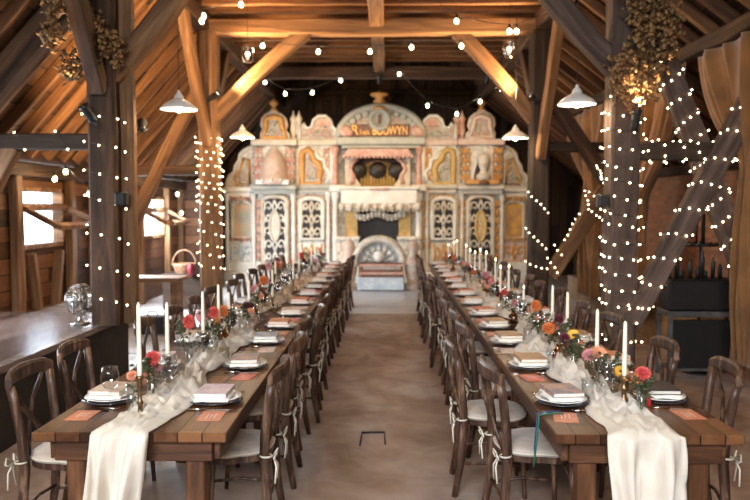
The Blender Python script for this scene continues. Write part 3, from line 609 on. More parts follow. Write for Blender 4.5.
    for xx in (293.5, 299):
        x_, z_ = O(xx if not on else 755 - xx, 140); mb = MB(); mb.lathe([(0, 0), (.09, 0), (.05, .08), (.08, .2), (.06, .4), (.09, .46), (.04, .55), (0, .68)], (x_, OY + .1, z_), 10); op('finial', mb, 'organ_rose' if on else 'organ_cream')
    c3 = [(300, 140), (300, 125), (304, 124), (307, 129), (312, 128), (314, 121), (319, 117), (326, 117), (331, 121), (333, 128), (336, 130), (337, 140)]
    mb = MB(); pr(mb, mir(c3, on), .0, .13); c4 = op('crest', mb, 'organ_crest_paint')
    mb = MB(); trim(mb, mir(c3, on), .04, -.01); pr(mb, mir([(303, 137), (303, 130), (313, 133), (320, 131), (331, 133), (331, 137)], on), -.04, .0, 1); pr(mb, mir(arc(324, 127, 8, 8, 0, 180, 10), on), -.05, .0, 2); op('crest_carving', mb, ['organ_white', 'organ_panel_paint', 'organ_rose'], c4)
for on in (0, 1):
    for (cx_, cy_, w_, h_, y_) in ((258.5, 165, 6, 34, -.03), (290.5, 165, 6, 34, -.03), (258, 235, 5, 70, .1), (292, 235, 5, 70, .1), (329, 165, 7, 34, .03), (328, 225, 6, 50, .1), (240, 199, 22, 6, .1), (275, 197, 26, 4, .02), (312, 197, 24, 4, .02), (240, 240, 22, 5, .12)):
        if on: cx_ = 755 - cx_
        mb = MB(); scrolls(mb, cx_, cy_, w_ if w_ > 10 else w_ * 1.6, h_, y_ - .01, .016, max(1, int(h_ / 8)), seed=int(cx_))
        op('relief_carving', mb, 'organ_gold' if on else 'organ_rose')
# centre bay
for a in (335.5, 418.5):
    column(a - 4, a + 4, 192, 283, -.05, 'organ_white'); column(a - 3.5, a + 3.5, 147, 186, -.02, 'organ_rose')
mb = MB(); rect(mb, 330, 185, 346, 192, -.2, .3, bev=.03); rect(mb, 410, 185, 426, 192, -.2, .3, bev=.03); op('capital', mb, 'organ_white')
ac = arc(381, 138, 43, 31, 180, 0, 26)
mb = MB(); pr(mb, ac, -.05, .15); big = op('centre_crest', mb, 'organ_crest_paint', None, 'tall arched crest carrying the gold lettering')
mb = MB(); trim(mb, arc(381, 138, 42, 30, 180, 0, 26), .085, -.07)
for q in range(13):
    a = math.radians(15 + q * 12.5); x_, z_ = O(381 + 36 * math.cos(a), 138 - 25 * math.sin(a)); mb.ball((x_, OY - .08, z_), .085, 7, 5, sc=(1, .5, 1))
op('crest_moulding', mb, 'organ_greygreen', big)
mb = MB(); x_, z_ = O(379.5, 121)
Rx = Matrix.Rotation(PI / 2, 3, 'X')
mb.lathe([(0, .02), (.15, .02), (.17, .06), (.24, .07), (.26, .0), (.26, -.06)], (x_, OY - .12, z_), 24, rot=Rx); mb.box((x_, OY - .17, z_), (.07, .03, .2), 1, bev=.02)
op('medallion', mb, ['organ_greygreen', 'organ_brown'], big)
mb = MB(); x_, z_ = O(379.5, 111); mb.lathe([(0, 0), (.24, 0), (.2, .06), (.10, .10), (.16, .18), (.09, .26), (.20, .32), (.22, .36), (.05, .40), (0, .44)], (x_, OY + .02, z_), 14); op('finial', mb, 'organ_gold', big)
for sx in (346, 416):
    mb = MB(); x_, z_ = O(sx, 132); mb.ball((x_, OY - .1, z_), .14, 10, 7, sc=(1.1, .6, 1)); mb.ball((x_ + .1, OY - .12, z_ - .04), .09, 8, 5); op('rosette', mb, 'organ_rose', big)
mb = MB(); rect(mb, 337, 138, 425, 146, -.18, .3, bev=.03); rect(mb, 342, 146, 420, 149, -.10, .3); op('entablature', mb, 'organ_greygreen')
def letters(txt, px0, px1, py, hpx, wfac=1.0):
    cu = bpy.data.curves.new('t', 'FONT'); cu.body = txt; cu.size = 1.0; cu.extrude = .05; cu.offset = .0; cu.align_x = 'LEFT'
    t = bpy.data.objects.new('t', cu); COL.objects.link(t); bpy.context.view_layer.update()
    me = bpy.data.meshes.new_from_object(t.evaluated_get(bpy.context.evaluated_depsgraph_get())); COL.objects.unlink(t); bpy.data.objects.remove(t)
    xs = [v.co.x for v in me.vertices]; ys = [v.co.y for v in me.vertices]
    (X0, Z0), (X1, _) = O(px0, py), O(px1, py); hh = hpx / OS
    for v in me.vertices:
        x, y, z = v.co; v.co = (X0 + (x - min(xs)) / (max(xs) - min(xs)) * (X1 - X0) - organ.location.x, -.10 - z * .6, Z0 + (y - min(ys)) / (max(ys) - min(ys)) * hh)
    me.materials.append(MATS['organ_letter']); o = bpy.data.objects.new('lettering', me); COL.objects.link(o); o.parent = big
    return o
mb = MB(); rect(mb, 350, 125.5, 409, 137.5, -.085, -.04, bev=.01); op('name_board', mb, 'organ_brown', big)
letters('R', 352.5, 359, 136, 9.5); letters('hein', 360.5, 369.5, 136, 5.5); letters('BOUWYN', 373, 407, 136, 8.5)
# upper recess with pipes, canopy, balcony, fringe
mb = MB(); rect(mb, 347, 149, 409, 190, .7, .78); op('recess', mb, 'organ_brown')
mb = MB(); pr(mb, [(344, 157), (348, 150), (408, 150), (412, 157)], -.22, .2)
for k in range(17):
    x_, z_ = O(345 + k * 4.15, 157); mb.ball((x_, OY - .16, z_), .055, 7, 4)
op('canopy', mb, 'organ_rose')
for on in (0, 1):
    mb = MB(); pr(mb, mir([(345, 157), (360, 157), (357, 163), (355, 172), (357, 180), (362, 187), (345, 187)], on), .1, .2)
    trim(mb, mir([(358, 158), (352, 163), (350, 170), (354, 176), (352, 184)], on), .05, .08, 1); op('side_scroll', mb, ['organ_cream', 'organ_rose'])
mb = MB()
for k in range(11):
    px_ = 361 + k * 3.3; hh = 20 - 9 * abs(math.sin((k - 5) * .5)) ; x_, z_ = O(px_, 187); r = .035
    mb.tube([(x_, OY + .3, z_), (x_, OY + .3, z_ + (187 - 163 - abs(k - 5) * .9) / OS)], r, 8); mb.lathe([(r, 0), (r * 1.5, .06)], (x_, OY + .3, z_ + (187 - 163 - abs(k - 5) * .9) / OS), 8)
op('organ_pipes', mb, 'organ_yellow')
mb = MB()
for sx in (358, 377.5, 397):
    x_, z_ = O(sx, 170); mb.lathe([(0, 0), (.16, 0), (.2, .04), (.19, .10), (.0, .12)], (x_, OY + .2, z_), 18, rot=Rx); 
op('drum_row', mb, 'organ_black')
mb = MB(); rect(mb, 342, 189, 417, 205, -.42, .5, bev=.04); rect(mb, 340, 187, 419, 190, -.46, .5, bev=.02); bal = op('balcony', mb, 'organ_white')
mb = MB(); x_, z_ = O(380, 190)
for k in range(-3, 4): mb.ball((x_ + k * .06, OY - .46, z_ + .01), .04, 6, 4, sc=(1, .5, .7))
op('garland', mb, 'organ_rose', bal)
mb = MB()
for k in range(19):
    x_, z_ = O(343 + k * 4.1, 208); mb.lathe([(.05, .12), (.085, .06), (.08, 0), (.04, -.07), (0, -.1)], (x_, OY - .36 + .04 * (k % 2), z_), 8)
for k in range(13):
    x_, z_ = O(357 + k * 3.9, 217 + 2 * math.sin(k * .9)); mb.lathe([(.05, .1), (.07, .05), (.05, -.03), (0, -.06)], (x_, OY - .0, z_), 8)
op('fringe', mb, 'organ_fringe_paint')
for a_, b_ in ((345, 357.5), (399, 411)):
    mb = MB(); rect(mb, a_, 205, b_, 240, .1, .5, 0); op('side_panel', mb, 'organ_yellow')
mb = MB(); rect(mb, 357, 205, 400, 262, .45, .6); op('recess', mb, 'organ_black')
for a_ in (337, 398):
    mb = MB(); rect(mb, a_, 240, a_ + 22, 283, -.1, .5); rect(mb, a_ - 1, 236, a_ + 23, 240, -.18, .5, bev=.02); op('side_base', mb, 'organ_body_paint')
# front drum and keyboard console, standing before the organ
CY = OY - 1.15
con = empty('organ_console', (-.2, CY, 0), 'small brown console with a round arched top standing in front of the large organ', 'organ console')
def cp(name, mb, m, par=con): return mb.build(name, m, par, org=con.location)
def C(px, py, s=729 / CY): return ((px - 386) / s, CAMH - (py - 207) / s)
mb = MB(); (x0, z0), (x1, z1) = C(358, 277), C(404, 283); mb.box(((x0 + x1) / 2 , CY + .1, z0 / 2 + .02), (abs(x1 - x0), 1.0, z0), bev=.02); base = cp('plinth', mb, 'organ_blue')
(a0, b0), (a1, b1) = C(361, 277), C(403, 262)
mb = MB(); mb.box(((a0 + a1) / 2, CY, (b0 + b1) / 2), (a1 - a0, .55, b1 - b0), bev=.015); cb_ = cp('cabinet', mb, 'organ_brown')
mb = MB(); mb.box(((a0 + a1) / 2, CY - .29, b0 + .10), (a1 - a0 + .06, .05, .05)); mb.box(((a0 + a1) / 2, CY - .29, b1 - .05), (a1 - a0 + .06, .05, .05)); cp('rail', mb, 'organ_rose', cb_)
mb = MB()
for k in range(16): mb.box((a0 + .08 + k * (a1 - a0 - .16) / 15, CY - .28, b0 + .22), (.022, .04, .08), bev=.003)
cp('key_row', mb, 'organ_white', cb_)
cx, cz = C(379, 262); rr = .50
ring = [(cx + rr * math.cos(math.radians(t)), CY - .1, cz + rr * .98 * math.sin(math.radians(t))) for t in range(-10, 191, 8)]
mb = MB(); mb.tube(ring, .085, 10, flat=1.6); ar = cp('arch', mb, 'organ_wing_paint')
mb = MB(); mb.prism([(cx + .45 * math.cos(math.radians(t)), cz + .45 * math.sin(math.radians(t))) for t in range(0, 181, 12)], CY - .02, CY + .12); cp('fan_panel', mb, 'organ_blue', ar)
mb = MB()
for k in range(7):
    t = math.radians(15 + k * 25); mb.tube([(cx + .1 * math.cos(t), CY - .06, cz + .1 * math.sin(t)), (cx + .4 * math.cos(t), CY - .06, cz + .4 * math.sin(t))], .022, 6); mb.ball((cx + .3 * math.cos(t), CY - .06, cz + .3 * math.sin(t)), .06, 8, 5)
mb.ball((cx, CY - .08, cz + .12), .13, 10, 6); cp('fan_carving', mb, 'organ_white', ar)
for sx, k in ((349, 'left'), (413, 'right')):
    x_, z_ = C(sx, 283); mb = MB(); mb.lathe([(0, 0), (.2, 0), (.2, .1), (.12, .16), (.17, .4), (.19, .62), (.1, .78), (.14, .9), (.1, 1.02), (0, 1.08)], (0, 0, 0), 14)
    tag(mb.build('carved_figure', 'organ_crest_paint' if k == 'right' else 'organ_pink', loc=(x_, CY - .1, 0)), 'small carved painted figure standing at the %s side of the arched console' % k, 'figure', 'carved figures beside the console')
# ------------------------------------------------------------------ tables
TL, TR = (-1.56, -.70), (.74, 1.56)
TZ = .76; TY0 = 3.13; NT = 5
ENDS = {'left': [3.13, 4.985, 7.07, 9.2, 11.34, 12.98], 'right': [3.13, 4.86, 6.925, 9.14, 11.275, 12.93]}
def make_table(x0, x1, y0, y1, label):
    t = empty('dining_table', ((x0 + x1) / 2, (y0 + y1) / 2, 0), label, 'table', 'farmhouse tables')
    w, l = x1 - x0, y1 - y0
    mb = MB(); mb.box((0, 0, TZ - .022), (w, l, .044), bev=.006); mb.build('tabletop', 'table_boards', t)
    for sx in (-1, 1):
        mb = MB(); mb.box((0, sx * (w / 2 - .06), 0), (l - .16, .03, .10), bev=.004)
        mb.build('apron', 'table_apron_wood', t, loc=(0, 0, TZ - .095), rot=(0, 0, PI / 2))
    for sy in (-1, 1):
        mb = MB(); mb.box((0, sy * (l / 2 - (.07 if sy < 0 and y0 < 3.2 else .055)), 0), (w - .15, .035, .10), bev=.004)
        mb.build('apron', 'table_apron_wood', t, loc=(0, 0, TZ - .095))
    for sx in (-1, 1):
        for sy in (-1, 1):
            mb = MB(); mb.box((0, 0, (TZ - .046) / 2), (.085, .085, TZ - .046), bev=.006)
            mb.build('leg', 'table_leg_wood', t, loc=(sx * (w / 2 - .16), sy * (l / 2 - (.12 if sy < 0 and y0 < 3.2 else .06)), 0))
    return t
for nm_, (a, b) in (('left', TL), ('right', TR)):
    for k in range(NT):
        make_table(a, b, ENDS[nm_][k], ENDS[nm_][k + 1] - .006, 'rustic reddish-brown plank table in the %s row, %s' % (nm_, ['nearest the camera', 'second from the near end', 'third from the near end', 'fourth from the near end', 'farthest, by the organ'][k]))

# ------------------------------------------------------------------ cross-back chairs (front towards local +y)
def make_chair():
    t = empty('dining_chair', (0, 0, 0), 'x', 'chair')
    def cw(name, mb, m='chair_wood', par=t): return mb.build(name, m, par)
    # seat ring
    ring = []
    for k in range(28):
        a = 2 * PI * k / 28; c, s_ = math.cos(a), math.sin(a); e = .78
        ring.append((.205 * math.copysign(abs(c) ** e, c) * (1.04 if s_ > 0 else .93), .2 * math.copysign(abs(s_) ** e, s_)))
    mb = MB(); mb.prism(ring, .435, .465, plane='xy'); cw('seat', mb)
    mb = MB(); n = len(ring); rows = [(1.0, .467), (1.03, .478), (1.02, .492), (.93, .503), (.6, .509), (.0, .510)]
    vs = [(x * f, y * f, z) for f, z in rows for x, y in ring]
    mb.add(vs, [(i * n + k, i * n + (k + 1) % n, (i + 1) * n + (k + 1) % n, (i + 1) * n + k) for i in range(5) for k in range(n)] + [tuple(range(n))], 0, True)
    cu = cw('cushion', mb, 'cushion_fabric')
    mb = MB(); mb.tube([(x * 1.03, y * 1.03, .482) for x, y in ring], .006, 5, closed=True); cw('piping', mb, 'ribbon_ivory', cu)
    for sx in (-1, 1):
        mb = MB(); mb.tube([(sx * .19, .185, 0), (sx * .18, .17, .25), (sx * .168, .155, .44)], [.013, .017, .02], 9); cw('leg', mb)
        # rear leg runs up into the back post
        mb = MB(); mb.tube([(sx * .19, -.235, 0), (sx * .182, -.2, .2), (sx * .176, -.182, .44), (sx * .184, -.19, .6), (sx * .200, -.215, .78), (sx * .208, -.228, .86)], [.015, .019, .022, .020, .019, .018], 9, flat=1.25); cw('back_post', mb)
        mb = MB(); P = [Vector((-sx * .13, -.178, .47)), Vector((-sx * .045, -.215, .58)), Vector((sx * .07, -.25, .73)), Vector((sx * .185, -.245, .86))]
        mb.tube([p + Vector((0, .006 * sx, 0)) for p in P], .0155, 8, flat=.7); cw('cross_slat', mb)
        mb = MB(); mb.tube([(sx * .182, .165, .20), (sx * .19, 0, .215), (sx * .18, -.19, .20)], .009, 7); cw('stretcher', mb)
        # cushion ribbon tied round the back post
        mb = MB(); bx, by, bz = sx * .186, -.205, .475
        mb.tube([(bx + .027 * math.cos(a), by + .03 * math.sin(a) + .01, bz) for a in [2 * PI * k / 10 for k in range(10)]], .005, 5, closed=True)
        for q in (-1, 1):
            mb.tube([(bx, by - .026, bz), (bx + q * .035, by - .045, bz + .028), (bx + q * .06, by - .04, bz + .004), (bx + q * .03, by - .036, bz - .012), (bx, by - .026, bz)], .0055, 5)
            mb.tube([(bx, by - .026, bz), (bx + q * .025, by - .045, bz - .05), (bx + q * .04, by - .04, bz - .13)], .005, 5)
        cw('ribbon_tie', mb, 'ribbon_ivory')
    mb = MB(); pts = []
    for k in range(13):
        u = -1 + k / 6; pts.append((u * .232, -.225 - .055 * (1 - u * u), .878 + .016 * (1 - abs(u) ** 5)))
    vs = []
    for i, p in enumerate(pts):
        u = -1 + i / 6; h = (.037 + .004 * (1 - abs(u))) * (.72 if abs(u) > .99 else 1); tdir = Vector(pts[min(i + 1, 12)]) - Vector(pts[max(i - 1, 0)]); nrm = Vector((-tdir.y, tdir.x, 0)).normalized() * .0145
        for a, b in ((-.5, -1), (.5, -1), (1, -.6), (1, .6), (.5, 1), (-.5, 1), (-1, .6), (-1, -.6)): vs.append((p[0] + nrm.x * a, p[1] + nrm.y * a, p[2] + h * b))
    mb.add(vs, [(i * 8 + j, i * 8 + (j + 1) % 8, i * 8 + 8 + (j + 1) % 8, i * 8 + 8 + j) for i in range(12) for j in range(8)] + [tuple(range(8)), tuple(range(96, 104))], 0, False); cw('top_rail', mb)
    mb = MB(); mb.tube([(x, .172 + .03 * (1 - (x / .18) ** 2) * -1, .30 + .09 * (1 - (x / .18) ** 2)) for x in [-.178 + .0356 * k for k in range(11)]], .009, 7)
    mb.tube([(-.18, -.19, .22), (0, -.2, .235), (.18, -.19, .22)], .009, 7); cw('bentwood_bow', mb)
    return t
SD = [3.65, 4.45, 5.25, 5.92, 6.6, 7.35, 8.07, 8.8, 9.5, 10.2, 10.95, 11.65, 12.35]
rows_ = {'aisle side of the left tables': ('L', 'in', [3.85, 4.62, 5.35, 6.0, 6.72, 7.42, 8.15, 8.85, 9.55, 10.25, 10.98, 11.7, 12.4]),
         'wall side of the left tables': ('L', 'out', [3.74, 4.36, 5.28, 5.92, 6.58, 7.4, 8.1, 8.85, 9.55, 10.25, 10.98, 11.7, 12.4]),
         'aisle side of the right tables': ('R', 'in', [3.88, 4.5, 5.22, 5.85, 6.55, 7.3, 8.05, 8.78, 9.5, 10.2, 10.93, 11.62, 12.35]),
         'wall side of the right tables': ('R', 'out', [3.88, 4.5, 5.55, 6.3, 7.3, 8.05, 8.78, 9.5, 10.2, 10.93, 11.62, 12.35])}
chair0 = make_chair(); first = True; rc = random.Random(3)
for rowname, (side, io, ds) in rows_.items():
    for k, d in enumerate(ds):
        sg = -1 if side == 'L' else 1
        if io == 'in':
            back = {0: .56, 1: .56}.get(k, .57 + rc.uniform(-.03, .05)) if side == 'L' else {0: .545, 1: .41}.get(k, .50 + rc.uniform(-.04, .06))
            x = sg * (back + .25); rz = PI / 2 if side == 'L' else -PI / 2
        else:
            back = {0: 1.88, 1: 1.91}.get(k, 1.76 + rc.uniform(-.04, .05)) if side == 'L' else {0: 1.82, 1: 1.74}.get(k, 1.74 + rc.uniform(-.04, .04))
            x = sg * (back - .25); rz = -PI / 2 if side == 'L' else PI / 2
        rz += rc.uniform(-.07, .07)
        if side == 'R' and io == 'out' and k < 2: rz += -.12
        lab = 'cross-back wooden chair, %s, %s from near end' % (rowname, ORD[k])
        if first: c = chair0; c.location = (x, d, 0); c.rotation_euler = (0, 0, rz); c['label'] = lab; c['group'] = 'chairs on the ' + rowname; first = False
        else: dup(chair0, (x, d, 0), rz, lab, 'chairs on the ' + rowname)

# ------------------------------------------------------------------ runners of crumpled ivory cloth
def runner(name, xc, hang_w, hang_z, label, seed):
    """swept strip: hangs over the near end, then lies crumpled down the middle of the tables"""
    NV, NU = 620, 26; hang = TZ - hang_z; total = hang + 9.6; mb = MB(); vs = []
    for i in range(NV + 1):
        s = (i / NV) ** 1.35 * total
        for j in range(NU + 1):
            u = j / NU * 2 - 1
            if s < hang:
                z = hang_z + s; f = s / hang; hw = hang_w * (1.08 - .15 * f)
                fold = .040 * math.sin(u * 7 + seed * 1.7 + 1.6 * math.sin(z * 3.3)) + .016 * math.sin(u * 15 + z * 6 + seed * 2) + .012 * mnoise.noise(Vector((u * 2, z * 4, seed)))
                x = xc(0) + u * hw * (1 + .06 * math.sin(z * 5 + seed)) + .022 * math.sin(z * 6 + u * 2.2 + seed) + (-.045 if seed == 1 else .0) * (1 - f); y = TY0 - .022 - abs(fold + .03) * (1.5 - 1.1 * f ** 3) - .012 * (1 - u * u)
                vs.append((x, y, z))
            else:
                t = s - hang; y = TY0 - .02 + t; b = min(1, t / .5)
                hw = (hang_w * .93) * (1 - b) + b * (.125 + .045 * math.sin(t * 3.1 + seed) + .03 * math.sin(t * 7.7 + seed * 3))
                cx = xc(t); p = Vector((u * 1.3, t * 2.4, seed * 5.1)); q = Vector((u * 4.2, t * 8.5, seed * 3.7))
                r1 = mnoise.noise(p * 1.6); r2 = mnoise.noise(q); r3 = mnoise.noise(q * 2.3)
                amp = .022 + .050 * b
                h = abs(r1) * amp * 1.3 + abs(r2) * amp * .9 + abs(r3) * amp * .35 + .016 * abs(math.sin(u * 9 + seed + 2 * r1))
                edge = max(0, 1 - abs(u) ** 3)
                z = TZ + .004 + h * (edge * .9 + .1)
                if t < .06: z = min(z, TZ + .010 + t * .7); y -= 0.0
                vs.append((cx + u * hw * (1 + .22 * r1) + .02 * r2, y + .02 * r3, z))
    fs = [(i * (NU + 1) + j, i * (NU + 1) + j + 1, (i + 1) * (NU + 1) + j + 1, (i + 1) * (NU + 1) + j) for i in range(NV) for j in range(NU)]
    mb.add(vs, fs, 0, True); o = mb.build(name, 'gauze_cream'); tag(o, label, 'table runner')
    sd = o.modifiers.new('thickness', 'SOLIDIFY'); sd.thickness = .0025; sd.offset = 1
    return o
runner('table_runner', lambda t: -1.165 + .06 * math.sin(t * 1.3) + .025 * math.sin(t * 3.1), .128, .28, 'crumpled ivory cloth runner down the left tables, hanging over their near end', 1)
runner('table_runner', lambda t: 1.125 + .05 * math.sin(t * 1.7 + 2.6) * min(1, t), .165, .28, 'crumpled ivory cloth runner down the right tables, hanging over their near end', 2)

# ------------------------------------------------------------------ place settings
def lathe_obj(name, prof, mat, n=24):
    mb = MB(); mb.lathe(prof, n=n); return mb.build(name, mat)
def mk_plate(name, r, mat, rim=None):
    o = lathe_obj(name, [(0, .004), (r * .62, .004), (r * .72, .007), (r, .018), (r * 1.0, .021), (r * .72, .011), (r * .6, .008), (0, .008)], mat, 28)
    return o
def booklet(mat, w=.205, l=.16, h=.022, ribbon=None):
    t = bpy.data.objects.new('booklet', None); COL.objects.link(t); t['category'] = 'booklet'
    mb = MB(); mb.box((0, 0, h / 2), (w - .008, l - .006, h - .004)); mb.build('pages', 'paper_pages', t)
    mb = MB(); mb.box((0, 0, h - .001), (w, l, .003)); mb.box((0, 0, .0015), (w, l, .003)); mb.box((0, -l / 2, h / 2), (w, .003, h)); mb.build('cover', mat, t)
    return t
def napkin_obj():
    mb = MB(); NU, NVv = 10, 8; rr = random.Random(5)
    for layer, (z, sc) in enumerate(((.0, 1.0), (.008, .97))):
        vs = []
        for side in (0, 1):
            for i in range(NU + 1):
                for j in range(NVv + 1):
                    u, v = i / NU * 2 - 1, j / NVv * 2 - 1
                    vs.append((u * .105 * sc + .003 * math.sin(v * 5 + layer), v * .085 * sc + .003 * math.sin(u * 6 + layer * 2), z + (.007 if side else 0) + .002 * math.sin(u * 5 + v * 4 + layer) - .004 * (abs(u) ** 4)))
        n = (NU + 1) * (NVv + 1); fs = []
        for i in range(NU):
            for j in range(NVv):
                a = i * (NVv + 1) + j; fs += [(a, a + 1, a + NVv + 2, a + NVv + 1), (n + a, n + a + NVv + 1, n + a + NVv + 2, n + a + 1)]
        for i in range(NU):
            a = i * (NVv + 1); b = a + NVv + 1; fs.append((a, b, n + b, n + a)); a += NVv; b += NVv; fs.append((a, n + a, n + b, b))
        for j in range(NVv):
            a = j; fs.append((a, n + a, n + a + 1, a + 1)); a = NU * (NVv + 1) + j; fs.append((a, a + 1, n + a + 1, n + a))
        mb.add(vs, fs, 0, True)
    o = mb.build('napkin', 'linen_cream'); o['category'] = 'napkin'; return o
def card_obj(mat):
    mb = MB(); mb.box((0, 0, .0012), (.16, .11, .0024), 1)
    for k in range(3): mb.box((-.01, .018 - k * .018, .0027), (.08 - .02 * (k % 2), .003, .0006), 0)
    o = mb.build('place_card', ['paper_white', mat, 'cover_black']); o['category'] = 'card'; return o
def knife_obj():
    mb = MB(); mb.tube([(0, -.11, .006), (0, -.02, .007)], [.006, .005], 8, flat=.6); mb.add([(-.002, -.02, .003), (.009, -.015, .003), (.010, .09, .003), (0, .115, .003), (-.004, .09, .003), (-.002, -.02, .006), (.009, -.015, .0045), (.010, .09, .0045), (0, .115, .005), (-.004, .09, .006)], [(0, 1, 2, 3, 4), (9, 8, 7, 6, 5), (0, 5, 6, 1), (1, 6, 7, 2), (2, 7, 8, 3), (3, 8, 9, 4), (4, 9, 5, 0)])
    o = mb.build('table_knife', 'flatware'); o['category'] = 'knife'; return o
def fork_obj():
    mb = MB(); mb.tube([(0, -.11, .004), (0, -.06, .006), (0, .03, .005)], [.005, .0035, .0035], 8, flat=.6); mb.box((0, .045, .006), (.024, .035, .003), bev=.001)
    for k in range(4): mb.tube([(-.0095 + k * .0063, .06, .006), (-.0095 + k * .0063, .085, .005), (-.0095 + k * .0063, .10, .009)], .0016, 5)
    o = mb.build('table_fork', 'flatware'); o['category'] = 'fork'; return o
def wineglass_obj():
    t = bpy.data.objects.new('wine_glass', None); COL.objects.link(t); t['category'] = 'wine glass'
    mb = MB(); mb.lathe([(0, .095), (.012, .097), (.032, .112), (.044, .138), (.046, .155), (.041, .185), (.034, .212), (.033, .212), (.040, .185), (.0445, .155), (.0425, .138), (.031, .114), (.0, .099)], n=20); mb.build('bowl', 'clear_glass', t)
    mb = MB(); mb.lathe([(0, 0), (.036, 0), (.036, .002), (.012, .006), (.0045, .014), (.004, .06), (.006, .095)], n=16); mb.build('stem', 'clear_glass', t)
    return t
def tumbler_obj():
    o = lathe_obj('water_tumbler', [(0, 0), (.028, 0), (.034, .09), (.0325, .09), (.027, .006), (0, .006)], 'clear_glass', 16); o['category'] = 'tumbler'; return o
def vase_obj(i):
    prof = [[(0, 0), (.028, 0), (.032, .02), (.030, .07), (.013, .10), (.012, .125), (.016, .13), (.0145, .13), (.0105, .122), (.028, .07), (.029, .02), (.0, .005)],
            [(0, 0), (.022, 0), (.024, .01), (.024, .14), (.022, .14), (.022, .008), (0, .006)],
            [(0, 0), (.035, 0), (.042, .03), (.036, .07), (.016, .09), (.018, .11), (.0165, .11), (.0145, .088), (.034, .068), (.039, .03), (0, .006)]][i]
    o = lathe_obj('bud_vase', prof, ['clear_glass', 'clear_glass', 'amber_glass'][i], 16); o['category'] = 'vase'; return o
PROTO = dict(dark=mk_plate('charger_plate', .142, 'porcelain_dark'), plate=mk_plate('dinner_plate', .128, 'porcelain'), small=mk_plate('side_plate', .105, 'porcelain'),
             napkin=napkin_obj(), knife=knife_obj(), fork=fork_obj(), glass=wineglass_obj(), tumbler=tumbler_obj())
for k_, c_ in (('dark', 'plate'), ('plate', 'plate'), ('small', 'plate')): PROTO[k_]['category'] = c_
COVERS = ['tan', 'terracotta', 'blue', 'mauve', 'black', 'cream', 'red', 'slate']
BOOK = {c: booklet('cover_' + c) for c in COVERS}; CARD = {c: card_obj('cover_' + c) for c in ('terracotta', 'red', 'cream')}
VASE = [vase_obj(i) for i in range(3)]
PARK = list(PROTO.values()) + list(BOOK.values()) + list(CARD.values()) + VASE   # first copies are taken from these; the originals are removed below
cov = {('L', 'in'): ['mauve', 'slate', 'blue', 'terracotta', 'cream', 'terracotta', 'mauve', 'black', 'cream', 'terracotta', 'tan', 'red', 'mauve'],
       ('L', 'out'): ['cream', 'mauve', 'cream', 'tan', 'terracotta', 'blue', 'mauve', 'tan', 'cream', 'mauve', 'terracotta', 'tan', 'cream'],
       ('R', 'in'): ['slate', 'tan', 'tan', 'tan', 'terracotta', 'cream', 'terracotta', 'mauve', 'red', 'cream', 'mauve', 'terracotta', 'cream'],
       ('R', 'out'): ['black', 'terracotta', 'tan', 'cream', 'red', 'mauve', 'tan', 'terracotta', 'cream', 'mauve', 'tan', 'terracotta', 'cream']}
rp = random.Random(11)
def put(key, loc, rz, lab, grp): return dup(key, loc, rz, lab, grp)
for (side, io), cl in cov.items():
    sg = -1 if side == 'L' else 1; sn = 'left' if side == 'L' else 'right'; ion = 'aisle' if io == 'in' else 'wall'
    for k, d in enumerate(SD):
        if io == 'out' and side == 'R': d = d + .06
        if io == 'in': x = sg * (.885 if side == 'R' else .865)
        else: x = sg * 1.40
        ax = -sg if io == 'in' else sg          # direction towards the diner's edge
        seat = '%s seat from near end, %s side of %s tables' % (ORD[k], ion, sn); g = lambda s_: '%s on the %s side of the %s tables' % (s_, ion, sn)
        rz = (-PI / 2 if io == 'in' else PI / 2) * (1 if side == 'R' else -1)   # local -y points to the diner
        z = TZ + .001
        two = (side == 'R') or io == 'out'
        put(PROTO['dark'], (x, d, z), 0, 'dark charger plate, ' + seat, g('charger plates')); z += .0125
        put(PROTO['plate'], (x, d, z), 0, 'white dinner plate, ' + seat, g('white dinner plates')); z += .0125
        if two: put(PROTO['small'], (x, d, z), 0, 'small white plate, ' + seat, g('small white plates')); z += .0095
        j = rp.uniform(-.12, .12)
        put(PROTO['napkin'], (x, d, z + .004), rz + j, 'folded ivory napkin, ' + seat, g('ivory napkins')); z += .019
        b = put(BOOK[cl[k]], (x + ax * -.005, d, z), rz + j * 1.5, '%s-coloured booklet, %s' % (cl[k], seat), g('printed booklets'))
        if io == 'in' and k < 8 or k < 2:
            put(CARD[['terracotta', 'red', 'cream'][k % 3]], (x + ax * .04, d - .26, TZ + .001), rz + rp.uniform(-.2, .2), 'small %s card, %s' % (['terracotta', 'red', 'cream'][k % 3], seat), g('printed cards'))
        if k < 7:
            put(PROTO['knife'], (x + ax * .01, d - .165, TZ), PI + rz + rp.uniform(-.05, .05), 'table knife, ' + seat, g('table knives'))
            put(PROTO['fork'], (x + ax * .01, d + .17, TZ), PI + rz + rp.uniform(-.05, .05), 'table fork, ' + seat, g('table forks'))
        gx = x - ax * .20
        if side == 'L' and io == 'out' and k == 0: gx = -1.345; gd = d - .16
        else: gd = d - .10 + rp.uniform(-.03, .03)
        put(PROTO['glass'], (gx, gd, TZ + .002), rp.uniform(0, 6), 'clear balloon wine glass, ' + seat, g('wine glasses'))
        put(PROTO['glass'], (x - ax * .27, d + .05 + rp.uniform(-.05, .05), TZ + .012), rp.uniform(0, 6), 'second wine glass nearer the runner, ' + seat, g('wine glasses'))
        put(PROTO['tumbler'], (x - ax * .175, d + .15 + rp.uniform(-.03, .03), TZ + .002), 0, 'clear water tumbler, ' + seat, g('water tumblers'))

